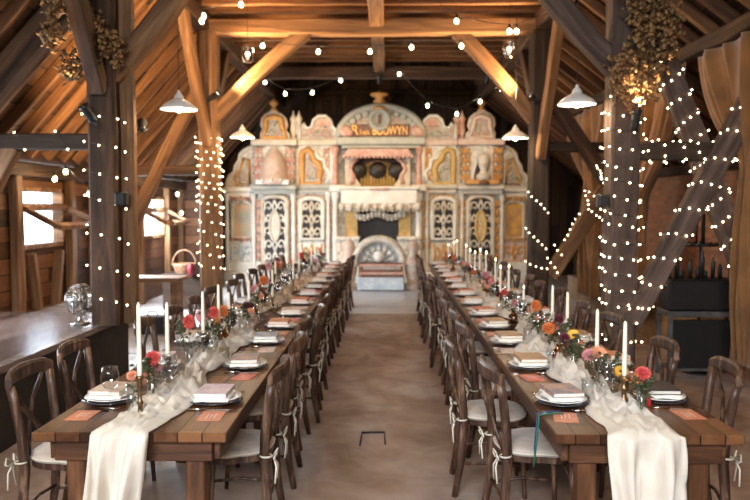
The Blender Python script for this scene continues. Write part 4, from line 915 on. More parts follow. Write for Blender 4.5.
# ------------------------------------------------------------------ candles and bud vases
def candlestick(kind, h):
    mb = MB()
    if kind == 0: prof = [(0, 0), (.045, 0), (.046, .006), (.03, .014), (.012, .024), (.010, h * .3), (.018, h * .36), (.009, h * .42), (.008, h * .68), (.016, h * .76), (.010, h * .84), (.019, h * .93), (.020, h), (.011, h), (0, h - .004)]
    else: prof = [(0, 0), (.05, 0), (.05, .01), (.028, .02), (.022, h * .22), (.03, h * .3), (.014, h * .4), (.012, h * .55), (.024, h * .62), (.024, h * .68), (.010, h * .76), (.026, h * .92), (.028, h), (.012, h), (0, h - .004)]
    mb.lathe(prof, n=14); o = mb.build('candlestick', 'aged_brass'); o['category'] = 'candlestick'; return o
def candle(h, lit):
    t = bpy.data.objects.new('taper_candle', None); COL.objects.link(t); t['category'] = 'candle'
    mb = MB(); mb.lathe([(0, 0), (.0105, 0), (.0112, .02), (.0105, h * .6), (.0085, h - .012), (.004, h - .002), (0, h)], n=12); mb.build('wax', 'candle_wax', t)
    mb = MB(); mb.tube([(0, 0, h - .002), (.001, 0, h + .006), (.003, 0, h + .011)], .0012, 5); mb.build('wick', 'black_iron', t)
    if lit: mb = MB(); mb.lathe([(0, 0), (.005, .006), (.0065, .014), (.004, .028), (0, .044)], (0.002, 0, h + .006), 8); mb.build('flame', 'flame_glow', t)
    return t
st = [candlestick(0, .20), candlestick(1, .17), candlestick(0, .13)]; HS = [.20, .17, .13]
ca = {True: candle(.27, True), False: candle(.27, False)}
PARK += st + list(ca.values())
cl_left = [(135.6, 302, 0), (164.5, 302, 1), (201, 291, 0), (217, 284, 1), (227.4, 292, 2)]
cands = []
for i, (px, py, s_) in enumerate(cl_left):
    d = [3.34, 3.78, 4.5, 4.95, 5.25][i]; s_px = FPX / d; x = (px - 386) / s_px; zt = CAMH - (py - 207) / s_px
    cands.append(('left', x, d, zt, False))
for d in (6.1, 6.9, 7.7, 8.6, 9.4, 10.1, 10.7, 11.3, 12.0): cands.append(('left', -1.13 + .05 * math.sin(d * 3), d, 1.16 + .03 * math.sin(d * 5), False))
for px, py, d in ((626, 320, 3.5), (598, 308, 3.95), (568, 291, 4.6), (553, 284, 5.05), (524, 283, 6.05), (509, 263, 6.75), (500.6, 264, 7.25), (495.5, 257, 7.75), (486, 250, 8.4), (480, 247.5, 8.95), (475, 250, 9.5), (470, 248, 10.0), (466, 243.5, 10.6), (457, 239, 11.5), (454, 240.5, 11.9), (448.4, 243, 12.6)):
    s_px = FPX / d; cands.append(('right', (px - 386) / s_px, d, CAMH - (py - 207) / s_px, d > 5.9))
cnt = {'left': 0, 'right': 0}
for side, x, d, zt, lit in cands:
    k = cnt[side]; cnt[side] += 1
    kind = min(range(3), key=lambda q: abs(zt - TZ - .27 - .012 - HS[q])); base = TZ + .006
    hcand = zt - base - HS[kind] - (.045 if lit else 0); sc = max(.6, min(1.35, hcand / .27))
    dup(st[kind], (x, d, base), 0, 'brass candlestick on the %s tables, %s from near end' % (side, ORD[k]), 'candlesticks of the %s tables' % side)
    dup(ca[lit], (x, d, base + HS[kind] - .004), 0, '%s ivory taper candle on the %s tables, %s from the near end' % ('burning' if lit else 'unlit', side, ORD[k]), 'taper candles of the %s tables' % side, scale=(1, 1, sc))

def bloom_mesh(kind, pet, r):
    mb = MB()
    if kind == 'dahlia':
        for lay in range(6):
            n = [16, 15, 13, 11, 8, 5][lay]; tilt = math.radians([-8, 14, 34, 52, 68, 82][lay]); L_ = r * [1, .95, .82, .66, .5, .36][lay]; w = L_ * .32
            for k in range(n):
                a = 2 * PI * (k + .5 * (lay % 2)) / n; R_ = Matrix.Rotation(a, 3, 'Z') @ Matrix.Rotation(-tilt, 3, 'Y'); z0 = lay * r * .05
                pts = [(.1 * L_, -w * .25, 0), (.55 * L_, -w * .5, .06 * L_), (.85 * L_, -w * .38, .04 * L_), (L_, 0, .0), (.85 * L_, w * .38, .04 * L_), (.55 * L_, w * .5, .06 * L_), (.1 * L_, w * .25, 0), (.5 * L_, 0, -.05 * L_)]
                mb.add([R_ @ Vector(p) + Vector((0, 0, z0)) for p in pts], [(0, 1, 7), (1, 2, 7), (2, 3, 7), (3, 4, 7), (4, 5, 7), (5, 6, 7), (6, 0, 7)], 0, True)
        mb.ball((0, 0, r * .2), r * .3, 8, 5, 0)
    elif kind == 'daisy':
        for lay in range(2):
            n = 20; 
            for k in range(n):
                a = 2 * PI * (k + .5 * lay) / n; R_ = Matrix.Rotation(a, 3, 'Z') @ Matrix.Rotation(-math.radians(6 + 14 * lay), 3, 'Y'); w = r * .2; L_ = r * (1 - .12 * lay)
                pts = [(.2 * r, -w * .3, 0), (.7 * L_, -w * .5, 0), (L_, -w * .15, -.03 * r), (L_, w * .15, -.03 * r), (.7 * L_, w * .5, 0), (.2 * r, w * .3, 0), (.6 * L_, 0, .03 * r)]
                mb.add([R_ @ Vector(p) for p in pts], [(0, 1, 6), (1, 2, 6), (2, 3, 6), (3, 4, 6), (4, 5, 6), (5, 0, 6)], 0, True)
        mb.lathe([(0, r * .12), (r * .2, r * .09), (r * .26, r * .02), (r * .2, -.03 * r), (0, -.05 * r)], n=12, mi=1)
    else:  # filler sprig of small heads
        rr = random.Random(9)
        for k in range(14):
            a = rr.uniform(0, 6.28); q = rr.uniform(.1, 1) * r; z = rr.uniform(-.3, .9) * r
            mb.tube([(0, 0, -r * 1.2), (q * .5 * math.cos(a), q * .5 * math.sin(a), (z - r * .6) * .5), (q * math.cos(a), q * math.sin(a), z)], .0012, 4, 1); mb.ball((q * math.cos(a), q * math.sin(a), z), r * .17, 6, 4, 0, sc=(1, 1, .7))
    return mb
def flower(kind, pet, r, word, stem_l=.2):
    t = bpy.data.objects.new(word, None); COL.objects.link(t); t['category'] = 'flower'
    mb = MB(); mb.tube([(0, 0, 0), (.004, .003, stem_l * .5), (0, 0, stem_l)], .0022, 5); st_ = mb.build('stem', 'stem_green', t)
    mb = MB(); rr = random.Random(len(word))
    for k in range(5):
        a = k * 2.4; z = stem_l * (.45 + .11 * k); l = .05
        p = [Vector((0, 0, z)), Vector((l * .45 * math.cos(a) - .012 * math.sin(a), l * .45 * math.sin(a) + .012 * math.cos(a), z + .015)), Vector((l * math.cos(a), l * math.sin(a), z + .004)), Vector((l * .45 * math.cos(a) + .012 * math.sin(a), l * .45 * math.sin(a) - .012 * math.cos(a), z + .015)), Vector((l * .5 * math.cos(a), l * .5 * math.sin(a), z + .02))]
        mb.add(p, [(0, 1, 4), (1, 2, 4), (2, 3, 4), (3, 0, 4)], 0, True)
    mb.build('leaves', 'leaf_green', st_)
    r *= .92 if kind != 'sprig' else 1
    b = bloom_mesh(kind, pet, r).build('bloom', [pet, 'flower_eye' if kind == 'daisy' else 'stem_green'] if kind != 'dahlia' else [pet], t, loc=(0, 0, stem_l), rot=(.95, .1, .0) if kind != 'sprig' else (0, 0, 0))
    return t
FL = {'coral dahlia': flower('dahlia', 'petal_coral', .045, 'coral_dahlia'), 'scarlet dahlia': flower('dahlia', 'petal_red', .044, 'scarlet_dahlia'), 'dark burgundy dahlia': flower('dahlia', 'petal_burgundy', .038, 'burgundy_dahlia'),
      'peach daisy': flower('daisy', 'petal_peach', .056, 'peach_daisy'), 'peach dahlia': flower('dahlia', 'petal_peach', .034, 'peach_dahlia'), 'pink dahlia': flower('dahlia', 'petal_pink', .046, 'pink_dahlia'), 'yellow daisy': flower('daisy', 'petal_yellow', .045, 'yellow_daisy'),
      'orange dahlia': flower('dahlia', 'petal_orange', .05, 'orange_dahlia'), 'white sprig': flower('sprig', 'petal_white', .06, 'white_sprig'), 'green sprig': flower('sprig', 'leaf_green', .07, 'green_sprig'), 'rust sprig': flower('sprig', 'petal_orange', .05, 'rust_sprig')}
PARK += list(FL.values())
# (px, py of the main bloom, distance, flowers in the vase, bloom height above table)
arr_l = [(127, 378, 3.42, ['peach dahlia'], 1), (149, 362, 3.62, ['coral dahlia', 'pink dahlia', 'green sprig'], 0), (187, 323, 4.42, ['coral dahlia', 'green sprig'], 1), (212, 314, 4.85, ['coral dahlia', 'pink dahlia', 'rust sprig', 'dark burgundy dahlia'], 0),
         (222, 312, 5.15, ['orange dahlia', 'dark burgundy dahlia', 'green sprig'], 2), (246, 306, 5.75, ['dark burgundy dahlia', 'peach dahlia', 'rust sprig'], 0), (253, 290, 6.35, ['pink dahlia', 'peach dahlia', 'dark burgundy dahlia', 'white sprig'], 2), (262, 281, 6.9, ['orange dahlia', 'coral dahlia', 'rust sprig'], 0),
         (272, 277, 7.5, ['dark burgundy dahlia', 'pink dahlia', 'green sprig'], 1), (277, 262, 8.3, ['coral dahlia', 'pink dahlia', 'rust sprig'], 2), (291, 262, 9.1, ['peach dahlia', 'white sprig', 'dark burgundy dahlia'], 0), (300, 256, 9.9, ['scarlet dahlia', 'dark burgundy dahlia'], 1),
         (311, 254, 10.8, ['orange dahlia', 'pink dahlia', 'white sprig'], 0), (320, 250, 11.8, ['peach dahlia', 'coral dahlia', 'white sprig'], 2)]
arr_r = [(644, 374, 3.42, ['coral dahlia', 'scarlet dahlia', 'rust sprig'], 1), (626, 363, 3.62, ['white sprig', 'green sprig', 'yellow daisy'], 0), (601, 354, 3.85, ['peach daisy', 'pink dahlia', 'green sprig'], 1), (575, 336, 4.3, ['yellow daisy', 'dark burgundy dahlia', 'rust sprig', 'coral dahlia'], 0),
         (560, 320, 4.6, ['dark burgundy dahlia', 'green sprig', 'pink dahlia', 'orange dahlia'], 2), (552, 318, 4.95, ['white sprig', 'rust sprig', 'coral dahlia'], 0), (536, 306, 5.4, ['orange dahlia', 'scarlet dahlia', 'rust sprig', 'peach dahlia'], 0), (514, 303, 6.1, ['pink dahlia', 'coral dahlia', 'white sprig', 'green sprig'], 2),
         (505, 293, 6.6, ['coral dahlia', 'dark burgundy dahlia', 'rust sprig'], 0), (492, 282, 7.4, ['pink dahlia', 'peach dahlia', 'green sprig'], 1), (486, 275, 8.0, ['pink dahlia', 'peach dahlia', 'coral dahlia'], 2), (470, 270, 8.9, ['dark burgundy dahlia', 'orange dahlia', 'green sprig'], 0), (464, 263, 9.8, ['peach dahlia', 'coral dahlia', 'rust sprig'], 0),
         (453, 257, 10.8, ['orange dahlia', 'pink dahlia', 'green sprig'], 2), (445, 254, 11.8, ['rust sprig', 'coral dahlia', 'peach dahlia'], 0)]
rf = random.Random(21)
for side, arr in (('left', arr_l), ('right', arr_r)):
    for k, (px, py, d, fl, vk) in enumerate(arr):
        if len(fl) > 1: fl = fl + [w_ for w_ in (('green sprig',) if k % 3 else ('green sprig', 'white sprig')) if w_ not in fl]
        s_px = FPX / d; x = (px - 386) / s_px; zb = CAMH - (py - 207) / s_px; vh = [.13, .14, .11][vk]
        if side == 'left': x = max(-1.32, min(-1.0, x))
        else: x = max(.98, min(1.28, x))
        dup(VASE[vk], (x, d, TZ + .012), 0, '%s bud vase on the %s tables, %s from near end' % (['round-shouldered clear glass', 'straight clear glass', 'squat amber glass'][vk], side, ORD[k]), 'bud vases of the %s tables' % side)
        for q, f in enumerate(fl):
            a = q * 2.2 + k; lean = .0 if q == 0 else .24 + .1 * (q % 2); zt = (zb if q == 0 else zb - rf.uniform(.0, .09)) - TZ
            zt = max(vh + .04, min(.46, zt)); sc = (zt - .03) / .2
            dup(FL[f], (x + .004 * math.cos(a), d + .004 * math.sin(a), TZ + .03), None, '%s in the %s bud vase from near end, %s tables' % (f, ORD[k], side), 'cut flowers of the %s tables' % side, rot=(lean * math.cos(a), lean * math.sin(a), rf.uniform(-.5, .5)), scale=(1, 1, sc) if False else (1, 1, 1) if abs(sc - 1) < .05 else (1, 1, max(.75, min(1.5, sc))))
for o in PARK:
    for c in list(o.children_recursive): bpy.data.objects.remove(c)
    bpy.data.objects.remove(o)
# ribbons hanging from the near right place setting and a few long ribbons tied on chairs
def ribbon(pts, mat, lab, w=.007, grp=None):
    mb = MB(); mb.tube(pts, w, 6, flat=.25); tag(mb.build('ribbon', mat, org=pts[0], loc=pts[0]), lab, 'ribbon', 'coloured ribbons by the near right table')
ribbon([(.84, 3.42, TZ + .012), (.78, 3.42, TZ + .012), (.728, 3.42, TZ + .004), (.722, 3.41, .70), (.715, 3.42, .60), (.70, 3.40, .52)], 'ribbon_green', 'green ribbon hanging over the edge of the near right table', .004)
ribbon([(.84, 3.46, TZ + .012), (.78, 3.455, TZ + .012), (.728, 3.45, TZ + .004), (.720, 3.45, .68), (.712, 3.44, .60), (.716, 3.45, .55)], 'ribbon_blue', 'dark blue ribbon hanging over the edge of the near right table', .004)
ribbon([(.62, 4.36, .80), (.60, 4.36, .74), (.61, 4.37, .66), (.585, 4.36, .60)], 'ribbon_yellow', 'pale yellow ribbon hanging beside the second aisle chair of the right tables')

tz = TZ + .064
tas = MB(); tas.tube([(1.33, 3.64, tz + .012), (1.31, 3.625, tz), (1.31, 3.60, tz - .03), (1.308, 3.595, tz - .05)], .0035, 6)
tas.lathe([(0, .0), (.007, -.004), (.009, -.02), (.013, -.055), (0, -.056)], (1.308, 3.593, tz - .005), 8)
tag(tas.build('red_tassel', 'petal_red', org=(1.31, 3.6, tz), loc=(1.31, 3.6, tz)), 'small red tassel hanging off the black booklet on the near right table', 'tassel')
# ------------------------------------------------------------------ curtains
def curtain(label, d0, d1, ztop, gather_d, gather_z, w_g, zb, wb, n=9, x=3.3, seed=0):
    """brown drape hung from the long beam, drawn together at gather_z"""
    NU, NV = n * 10, 34; mb = MB(); vs = []
    for i in range(NV + 1):
        f = i / NV; z = ztop + (zb - ztop) * f
        g = (ztop - gather_z) / (ztop - zb)
        if f < g: t = (f / g) ** 1.6; c = (d0 + d1) / 2 * (1 - t) + gather_d * t; w = (d1 - d0) * (1 - t) + w_g * t
        else: t = (f - g) / (1 - g); t = t ** .6; c = gather_d; w = w_g * (1 - t) + wb * t
        for j in range(NU + 1):
            u = j / NU; am = .055 + .035 * (1 - w / max(d1 - d0, w)); yy = c + (u - .5) * w + .03 * math.sin(u * 31 + seed) * min(1, w)
            vs.append((x + am * math.sin(u * n * 2 * PI + 1.5 * math.sin(u * 9 + seed) + .8 * math.sin(z * 1.7 + seed)) * (.6 + .4 * math.sin(u * 14 + seed)) + .03 * math.sin(u * 13 + z * 3 + seed), yy, z))
    mb.add(vs, [(i * (NU + 1) + j, i * (NU + 1) + j + 1, (i + 1) * (NU + 1) + j + 1, (i + 1) * (NU + 1) + j) for i in range(NV) for j in range(NU)], 0, True)
    o = mb.build('curtain', 'curtain_velvet', org=(x, gather_d, zb), loc=(x, gather_d, zb)); tag(o, label, 'curtain', 'brown curtains of the right aisle'); sd = o.modifiers.new('t', 'SOLIDIFY'); sd.thickness = .004
curtain('wide brown curtain right of the nearest right post', 8.15, 10.3, 3.34, 9.7, 1.9, .55, .35, .75, n=10)
curtain('brown curtain behind the hanging fairy lights, left of the nearest right post', 11.0, 13.4, 3.34, 11.9, 2.2, .5, .3, .9, n=9, seed=2)
curtain('brown curtain swagged to one side at the right edge, past the crossed braces', 6.2, 7.95, 3.34, 6.72, 2.15, .16, .3, .34, n=8, seed=4)

# ------------------------------------------------------------------ pendant lamps
def pendant():
    t = bpy.data.objects.new('pendant_lamp', None); COL.objects.link(t); t['category'] = 'pendant lamp'
    mb = MB(); mb.lathe([(.018, .155), (.03, .15), (.045, .125), (.05, .10), (.075, .09), (.10, .075), (.15, .04), (.178, .01), (.18, -.004), (.176, -.004), (.172, .008), (.145, .034), (.098, .068), (.07, .082), (.045, .09)], n=32); mb.build('shade', 'white_enamel', t)
    mb = MB(); mb.lathe([(0, .19), (.012, .185), (.02, .16), (.02, .15), (0, .15)], n=12); mb.build('cap', 'white_enamel', t)
    mb = MB(); mb.tube([(0, 0, .185), (0, 0, 1.77)], .0045, 6); mb.build('cord', 'black_plastic', t)
    mb = MB(); mb.ball((0, 0, .012), .042, 14, 9); mb.lathe([(.022, .045), (.018, .11), (0, .11)], n=10); mb.build('bulb', 'pendant_glow', t)
    return t
pp = pendant(); first = True
for px, py, d, lab in ((-75, 0, 3.5, 'white enamel pendant lamp added out of view on the left'), (835, 0, 3.5, 'white enamel pendant lamp added out of view on the right'), (180, 110, 7.25, 'white enamel pendant lamp in front of the left roof slope, nearest on the left'), (243, 138, 10.6, 'white enamel pendant lamp beside the organ at the middle left post'), (574, 106, 7.0, 'white enamel pendant lamp left of the nearest right post'), (514, 139, 10.1, 'white enamel pendant lamp beside the organ at the middle right post')):
    s_ = FPX / d; x, z = (px - 386) / s_, CAMH - (py - 207) / s_
    if first: pp.location = (x, d, z); pp['label'] = lab; pp['group'] = 'white pendant lamps'; first = False
    else: dup(pp, (x, d, z), None, lab, 'white pendant lamps')
    light('pendant_light', 'POINT', (x, d, z - .07), 14 if d > 4 else 45, TUNG, .04)  # the two nearest, out-of-view pendants are added to warm the tabletops

# ------------------------------------------------------------------ fairy lights
bulbm = MB(); bulbm.ball((0, 0, 0), .0095, 7, 5); bulb_o = bulbm.build('bulb', 'fairy_glow'); BULB = bulb_o.data; bpy.data.objects.remove(bulb_o)
def strand(pts, step, label, keep=None, wire=True, offs=0.0, jit=.012, seed=0):
    pts = [Vector(p) for p in pts]; mb = MB(); mb.tube(pts, .0022, 4, cap=False)
    o = mb.build('fairy_light_string', 'black_plastic', org=pts[0], loc=pts[0]); tag(o, label, 'fairy lights', 'strings of fairy lights')
    rr = random.Random(seed); acc = offs; n = 0
    for a, b in zip(pts, pts[1:]):
        L = (b - a).length
        while acc <= L and n < 99:
            p = a + (b - a) * (acc / L if L else 0)
            if keep is None or keep(p):
                bl = bpy.data.objects.new('bulb', BULB); COL.objects.link(bl); bl.parent = o; bl.location = p - pts[0] + Vector((rr.uniform(-jit, jit), rr.uniform(-jit, jit) * .3, rr.uniform(-jit, jit))); n += 1
            acc += step
        acc -= L
    return o
def wrap(cx, cy, half, z0, z1, pitch, step, label, seed=0, keep=None):
    h = half + .013; pts = []; z = z1; rr = random.Random(seed); cor = [(-h, -h), (h, -h), (h, h), (-h, h)]; i = 0
    while z > z0:
        cxn, cyn = cor[i % 4]; pts.append((cx + cxn, cy + cyn, z + rr.uniform(-.02, .02))); z -= pitch / 4; i += 1
    return strand(pts, step, label, keep or (lambda p: p.y < cy + h - .02), seed=seed)
wrap(lx[0] + .03, 6.95, .165, 1.55, 2.62, .26, .16, 'sparse fairy light string round the upper part of the nearest left post', 1)
wrap(lx[0] + .03, 6.95, .165, .72, 1.5, .30, .16, 'sparse fairy light string round the lower part of the nearest left post', 2)
wrap(lx[1], 10.5, .15, 1.75, 2.75, .105, .115, 'thick fairy light string round the upper part of the middle left post', 3)
wrap(lx[1], 10.5, .15, .75, 1.72, .16, .17, 'thick fairy light string round the lower part of the middle left post', 4)
wrap(rx[0], 6.95, .15, 1.6, 2.75, .15, .13, 'fairy light string round the upper part of the nearest right post', 5)
wrap(rx[0], 6.95, .15, .45, 1.58, .15, .115, 'fairy light string round the lower part of the nearest right post', 6)
def wrap_beam(a, b, w, h, pitch, step, label, seed):
    a, b = Vector(a), Vector(b); d = (b - a).normalized(); up = Vector((0, 0, 1)); s_ = Vector((0, 1, 0)); u = s_.cross(d).normalized()
    L = (b - a).length; pts = []; n = int(L / pitch * 4); cor = [(-1, -1), (1, -1), (1, 1), (-1, 1)]; rr = random.Random(seed)
    for i in range(n):
        cu, cs = cor[i % 4]; pts.append(a + d * (i * pitch / 4 + rr.uniform(-.02, .02)) + u * cu * (h / 2 + .013) + s_ * cs * (w / 2 + .013))
    ym = (a.y + b.y) / 2
    return strand(pts, step, label, lambda p: p.y < ym + w / 2, seed=seed)
wrap_beam((2.42, 6.95, 2.27), (4.6, 6.95, 2.27), .15, .17, .16, .10, 'fairy light string wound along the dark horizontal beam on the right', 11)
wrap_beam((2.36, 6.86, .78), (3.62, 6.86, 3.22), .13, .2, .26, .10, 'fairy light string wound up the brace that rises rightwards', 12)
wrap_beam((2.60, 7.0, 3.15), (3.72, 7.0, .45), .13, .22, .2, .09, 'fairy light string wound down the brace that falls rightwards', 13)
wrap_beam((-3.9, 6.95, 2.37), (-2.85, 6.95, 2.37), .14, .15, .4, .2, 'short fairy light string on the dark aisle beam at the left', 14)
def hang(pxs, d, label, step=.1):
    ds = d if isinstance(d, (list, tuple)) else [d] * len(pxs)
    pts = [((x - 386) * e / FPX, e, CAMH - (y - 207) * e / FPX) for (x, y), e in zip(pxs, ds)]
    return strand(pts, step, label, jit=.008)
for i, (pxs, d, lab, *sp) in enumerate((([(527, 192), (533, 199), (541, 205), (548, 214)], 10.32, 'short hanging fairy light strand nearest the organ, uppermost'), ([(525, 228), (531, 235), (540, 243), (547, 250)], 10.32, 'short hanging fairy light strand nearest the organ, second down'),
        ([(525, 261), (532, 265), (541, 268), (549, 269)], 10.32, 'short hanging fairy light strand nearest the organ, third down'), ([(547, 258), (553, 265), (557, 271), (558, 278)], 10.36, 'short hanging fairy light strand, lowest in front of the orange brace'),
        ([(578, 214), (571, 224), (568, 234), (563, 243)], 10.36, 'hanging fairy light strand in front of the orange brace, middle'), ([(554, 245), (558, 251), (563, 257)], 10.36, 'tiny hanging fairy light strand below the middle of the orange brace'),
        ([(583, 191), (586, 200), (588, 210), (596, 216), (603, 221)], [10.36, 9.6, 8.7, 7.8, 6.95], 'hanging fairy light strand running to the nearest right post, lower', .42), ([(592, 196), (586, 190), (583, 189)], 10.37, 'small loop of fairy lights at the top of the orange brace'), ([(594, 166), (599, 173), (600, 180), (603, 186)], [10.3, 9.0, 7.9, 6.95], 'short fairy light strand beside the upper part of the nearest right post', .5))):
    hang(pxs, d, lab, sp[0] if sp else .085)

# ------------------------------------------------------------------ festoon bulbs
def festoon(label, items, d, ends, group='festoon strings'):
    P = [((x - 386) * d / FPX, d, CAMH - (y - 207) * d / FPX) for x, y in items]
    pts = [Vector(ends[0])] + [Vector((p[0], p[1], p[2] + .085)) for p in P] + [Vector(ends[1])]
    path = []
    for a, b in zip(pts, pts[1:]):
        for q in range(6): t = q / 6; path.append(a.lerp(b, t) - Vector((0, 0, .04 * 4 * t * (1 - t) * min(1, (b - a).length))))
    path.append(pts[-1]); mb = MB(); mb.tube(path, .005, 5); o = mb.build('festoon_string', 'black_plastic', org=pts[0], loc=pts[0]); tag(o, label, 'string lights', group)
    for p in P:
        rel = Vector(p) - pts[0]
        mb = MB(); mb.lathe([(0, .085), (.014, .08), (.015, .035), (.012, .03), (0, .03)], n=8); so = mb.build('socket', 'black_plastic', o, loc=rel)
        mb = MB(); mb.lathe([(0, -.032), (.018, -.026), (.028, -.008), (.028, .006), (.017, .026), (.011, .036), (0, .036)], n=10); mb.build('bulb', 'bulb_glow', so)
        light('festoon_light', 'POINT', (p[0], p[1] - .0, p[2] - .05), FEST, TUNG, .03)
FEST = 5.5
festoon('festoon string of warm bulbs across the nave below the middle tie beam', [(264, 48), (319, 54), (370, 54), (411, 50), (460, 49)], 9.9, ((-2.5, 9.9, 4.2), (2.15, 9.9, 4.2)))
festoon('festoon string of warm bulbs hanging before the dark gable, lower arc', [(266, 84), (286, 95), (313, 94), (341, 82), (399, 76), (427, 107), (456, 115), (479, 103), (500, 91)], 12.6, ((-2.45, 12.6, 3.95), (2.15, 12.6, 3.9)))
festoon('short festoon string under the ceiling by the right brace', [(455, 25), (507, 35), (514, 35), (550, 18)], 8.9, ((.5, 8.9, 4.3), (2.1, 8.9, 4.2)))
festoon('short festoon string under the ceiling at the left plate', [(204, 24), (206, 19), (243, 8)], 8.6, ((-2.45, 8.6, 4.2), (-1.2, 8.6, 4.3)))
festoon('festoon string of warm bulbs above the first tilted window', [(17, 176), (54, 179), (65, 172), (88, 194)], 8.9, ((-4.38, 8.9, 2.28), (-3.5, 8.9, 2.1)))
festoon('festoon string of warm bulbs above the second tilted window', [(130, 182), (158, 180), (177, 194), (181, 213)], 12.8, ((-4.4, 12.8, 2.3), (-3.5, 12.8, 2.2)))
# glass ball lamps near the ceiling
for k, (px, py, d) in enumerate(((249, 56, 9.6), (507, 52, 9.6))):
    x, z = (px - 386) * d / FPX, CAMH - (py - 207) * d / FPX; t = empty('globe_lamp', (x, d, z), 'clear glass jar lamp hanging high beside the %s brace' % ('left' if k == 0 else 'right'), 'lamp', 'glass jar lamps')
    mb = MB(); mb.lathe([(0, -.12), (.06, -.11), (.085, -.03), (.08, .06), (.05, .12), (.045, .12), (.074, .055), (.079, -.03), (.055, -.103), (0, -.113)], n=16); mb.build('glass_jar', 'clear_glass', t)
    mb = MB(); mb.ball((0, 0, 0), .03, 10, 7); mb.build('bulb', 'lamp_glow', t); mb = MB(); mb.tube([(0, 0, .12), (0, 0, 4.48 - z)], .004, 5); mb.build('cord', 'black_plastic', t)

# ------------------------------------------------------------------ spotlights, wall boxes
def spot_can(loc, tgt, lab, power, angle, blend=.6, col=WARM):
    loc = Vector(loc); d = (Vector(tgt) - loc).normalized(); q = d.to_track_quat('Z', 'Y')
    t = empty('spotlight', loc, lab, 'spotlight', 'spotlights fixed to the timbers'); t.rotation_euler = q.to_euler()
    mb = MB(); mb.lathe([(0, -.10), (.03, -.10), (.038, -.07), (.042, .05), (.055, .08), (.052, .08), (.038, .05), (.034, .03), (0, .03)], n=16); mb.build('housing', 'black_plastic', t)
    mb = MB(); mb.lathe([(0, .055), (.038, .05), (.038, .045), (0, .045)], n=14); mb.build('lens', 'lamp_glow', t)
    mb = MB(); mb.tube([(-.05, 0, -.01), (-.055, 0, -.08), (0, 0, -.15), (.055, 0, -.08), (.05, 0, -.01)], .006, 6); mb.build('bracket', 'black_plastic', t)
    light('spot_beam', 'SPOT', loc + d * .1, power, col, .04, target=tgt, spot=math.radians(angle), blend=blend)
# px placed on the posts
spot_can((-2.70, 6.62, 2.60), (-3.5, 5.9, 4.0), 'black spotlight aimed upwards on the nearest left post', 60, 80)
spot_can((-2.42, 7.25, 2.55), (-3.2, 9.6, 3.9), 'black spotlight behind the nearest left post, aimed at the left roof slope', 620, 95)
spot_can((3.25, 8.6, 3.25), (4.9, 10.6, 1.7), 'added black spotlight on the curtain beam aimed at the right brick wall', 130, 80)  # extra lamp put in to brighten the brick
spot_can((2.27, 6.72, 2.55), (2.4, 6.5, 4.5), 'black spotlight aimed upwards at the dried hops on the nearest right post', 150, 80)
spot_can((-2.40, 10.25, 3.3), (-.4, 9.6, 4.5), 'black spotlight high on the middle left post, aimed at the ceiling', 480, 130)
spot_can((2.05, 10.25, 3.25), (.1, 9.6, 4.5), 'black spotlight high on the middle right post, aimed at the ceiling', 480, 130)
spot_can((-2.3, 13.86, 4.15), (-1.6, 16.6, 2.2), 'black spotlight on the far tie beam aimed at the left of the organ', 230, 80, col=TUNG)
spot_can((1.9, 13.86, 4.15), (1.4, 16.6, 2.2), 'black spotlight on the far tie beam aimed at the right of the organ', 180, 80, col=TUNG)
spot_can((-.13, 13.86, 4.15), (-.2, 16.6, 2.0), 'black spotlight on the far tie beam aimed at the centre of the organ', 110, 75, col=TUNG)
for k, (px, py, d, lab) in enumerate(((121, 199, 6.8, 'small black junction box on the right edge of the nearest left post'), (601, 201, 6.85, 'small black junction box on the left edge of the nearest right post'))):
    x, z = (px - 386) * d / FPX, CAMH - (py - 207) * d / FPX; mb = MB(); mb.box((0, 0, 0), (.11, .1, .13), bev=.012); mb.box((0, -.055, 0), (.08, .02, .1), bev=.006); mb.ball((.03, -.065, -.035), .006, 6, 4)
    tag(mb.build('junction_box', 'black_plastic', loc=(x, d, z)), lab, 'junction box', 'black boxes on the posts')

# ------------------------------------------------------------------ dried hop garlands
def garland(pts, radius, n, label, seed, mat='dried_hop'):
    rr = random.Random(seed); pts = [Vector(p) for p in pts]; t = empty('dried_flower_garland', pts[0], label, 'garland', 'dried garlands on the posts')
    tw, cn, lf = MB(), MB(), MB(); o0 = pts[0]
    for i in range(n):
        f = rr.random() * (len(pts) - 1); a = pts[int(f)].lerp(pts[min(int(f) + 1, len(pts) - 1)], f % 1) - o0
        d = Vector((rr.gauss(0, 1), rr.gauss(0, .8), rr.gauss(0, .9))).normalized() * radius * rr.uniform(.4, 1.05); p = a + d
        if i % 3 == 0: tw.tube([a + d * .1, a + d * .6 + Vector((0, 0, .03)), p], .003, 4)
        R_ = Euler((rr.uniform(-1, 1), rr.uniform(-1, 1), rr.uniform(0, 6))).to_matrix(); s_ = rr.uniform(.7, 1.25)
        if rr.random() < .6: cn.lathe([(0, .028 * s_), (.010 * s_, .02 * s_), (.017 * s_, .004), (.016 * s_, -.012 * s_), (0, -.024 * s_)], p, 6, rot=R_)
        else: lf.add([p + R_ @ Vector(q) * s_ for q in ((-.04, 0, 0), (0, .018, .01), (.045, 0, 0), (0, -.018, .01), (0, 0, -.006))], [(0, 1, 4), (1, 2, 4), (2, 3, 4), (3, 0, 4)], 0, True)
    tw.build('twigs', 'dried_twig', t); cn.build('dried_cones', mat, t); lf.build('dried_leaves', mat, t)
def px3(x, y, d): return ((x - 386) * d / FPX, d, CAMH - (y - 207) * d / FPX)
garland([px3(118, 60, 6.7), px3(106, 40, 6.65), px3(92, 24, 6.6), px3(78, 15, 6.5), px3(66, -8, 6.5)], .15, 420, 'dried flower garland draped over the top of the nearest left post', 3)
garland([px3(72, 60, 6.7), px3(78, 70, 6.7), px3(66, 76, 6.7)], .12, 110, 'small dried flower bunch hanging left of the nearest left post', 4)
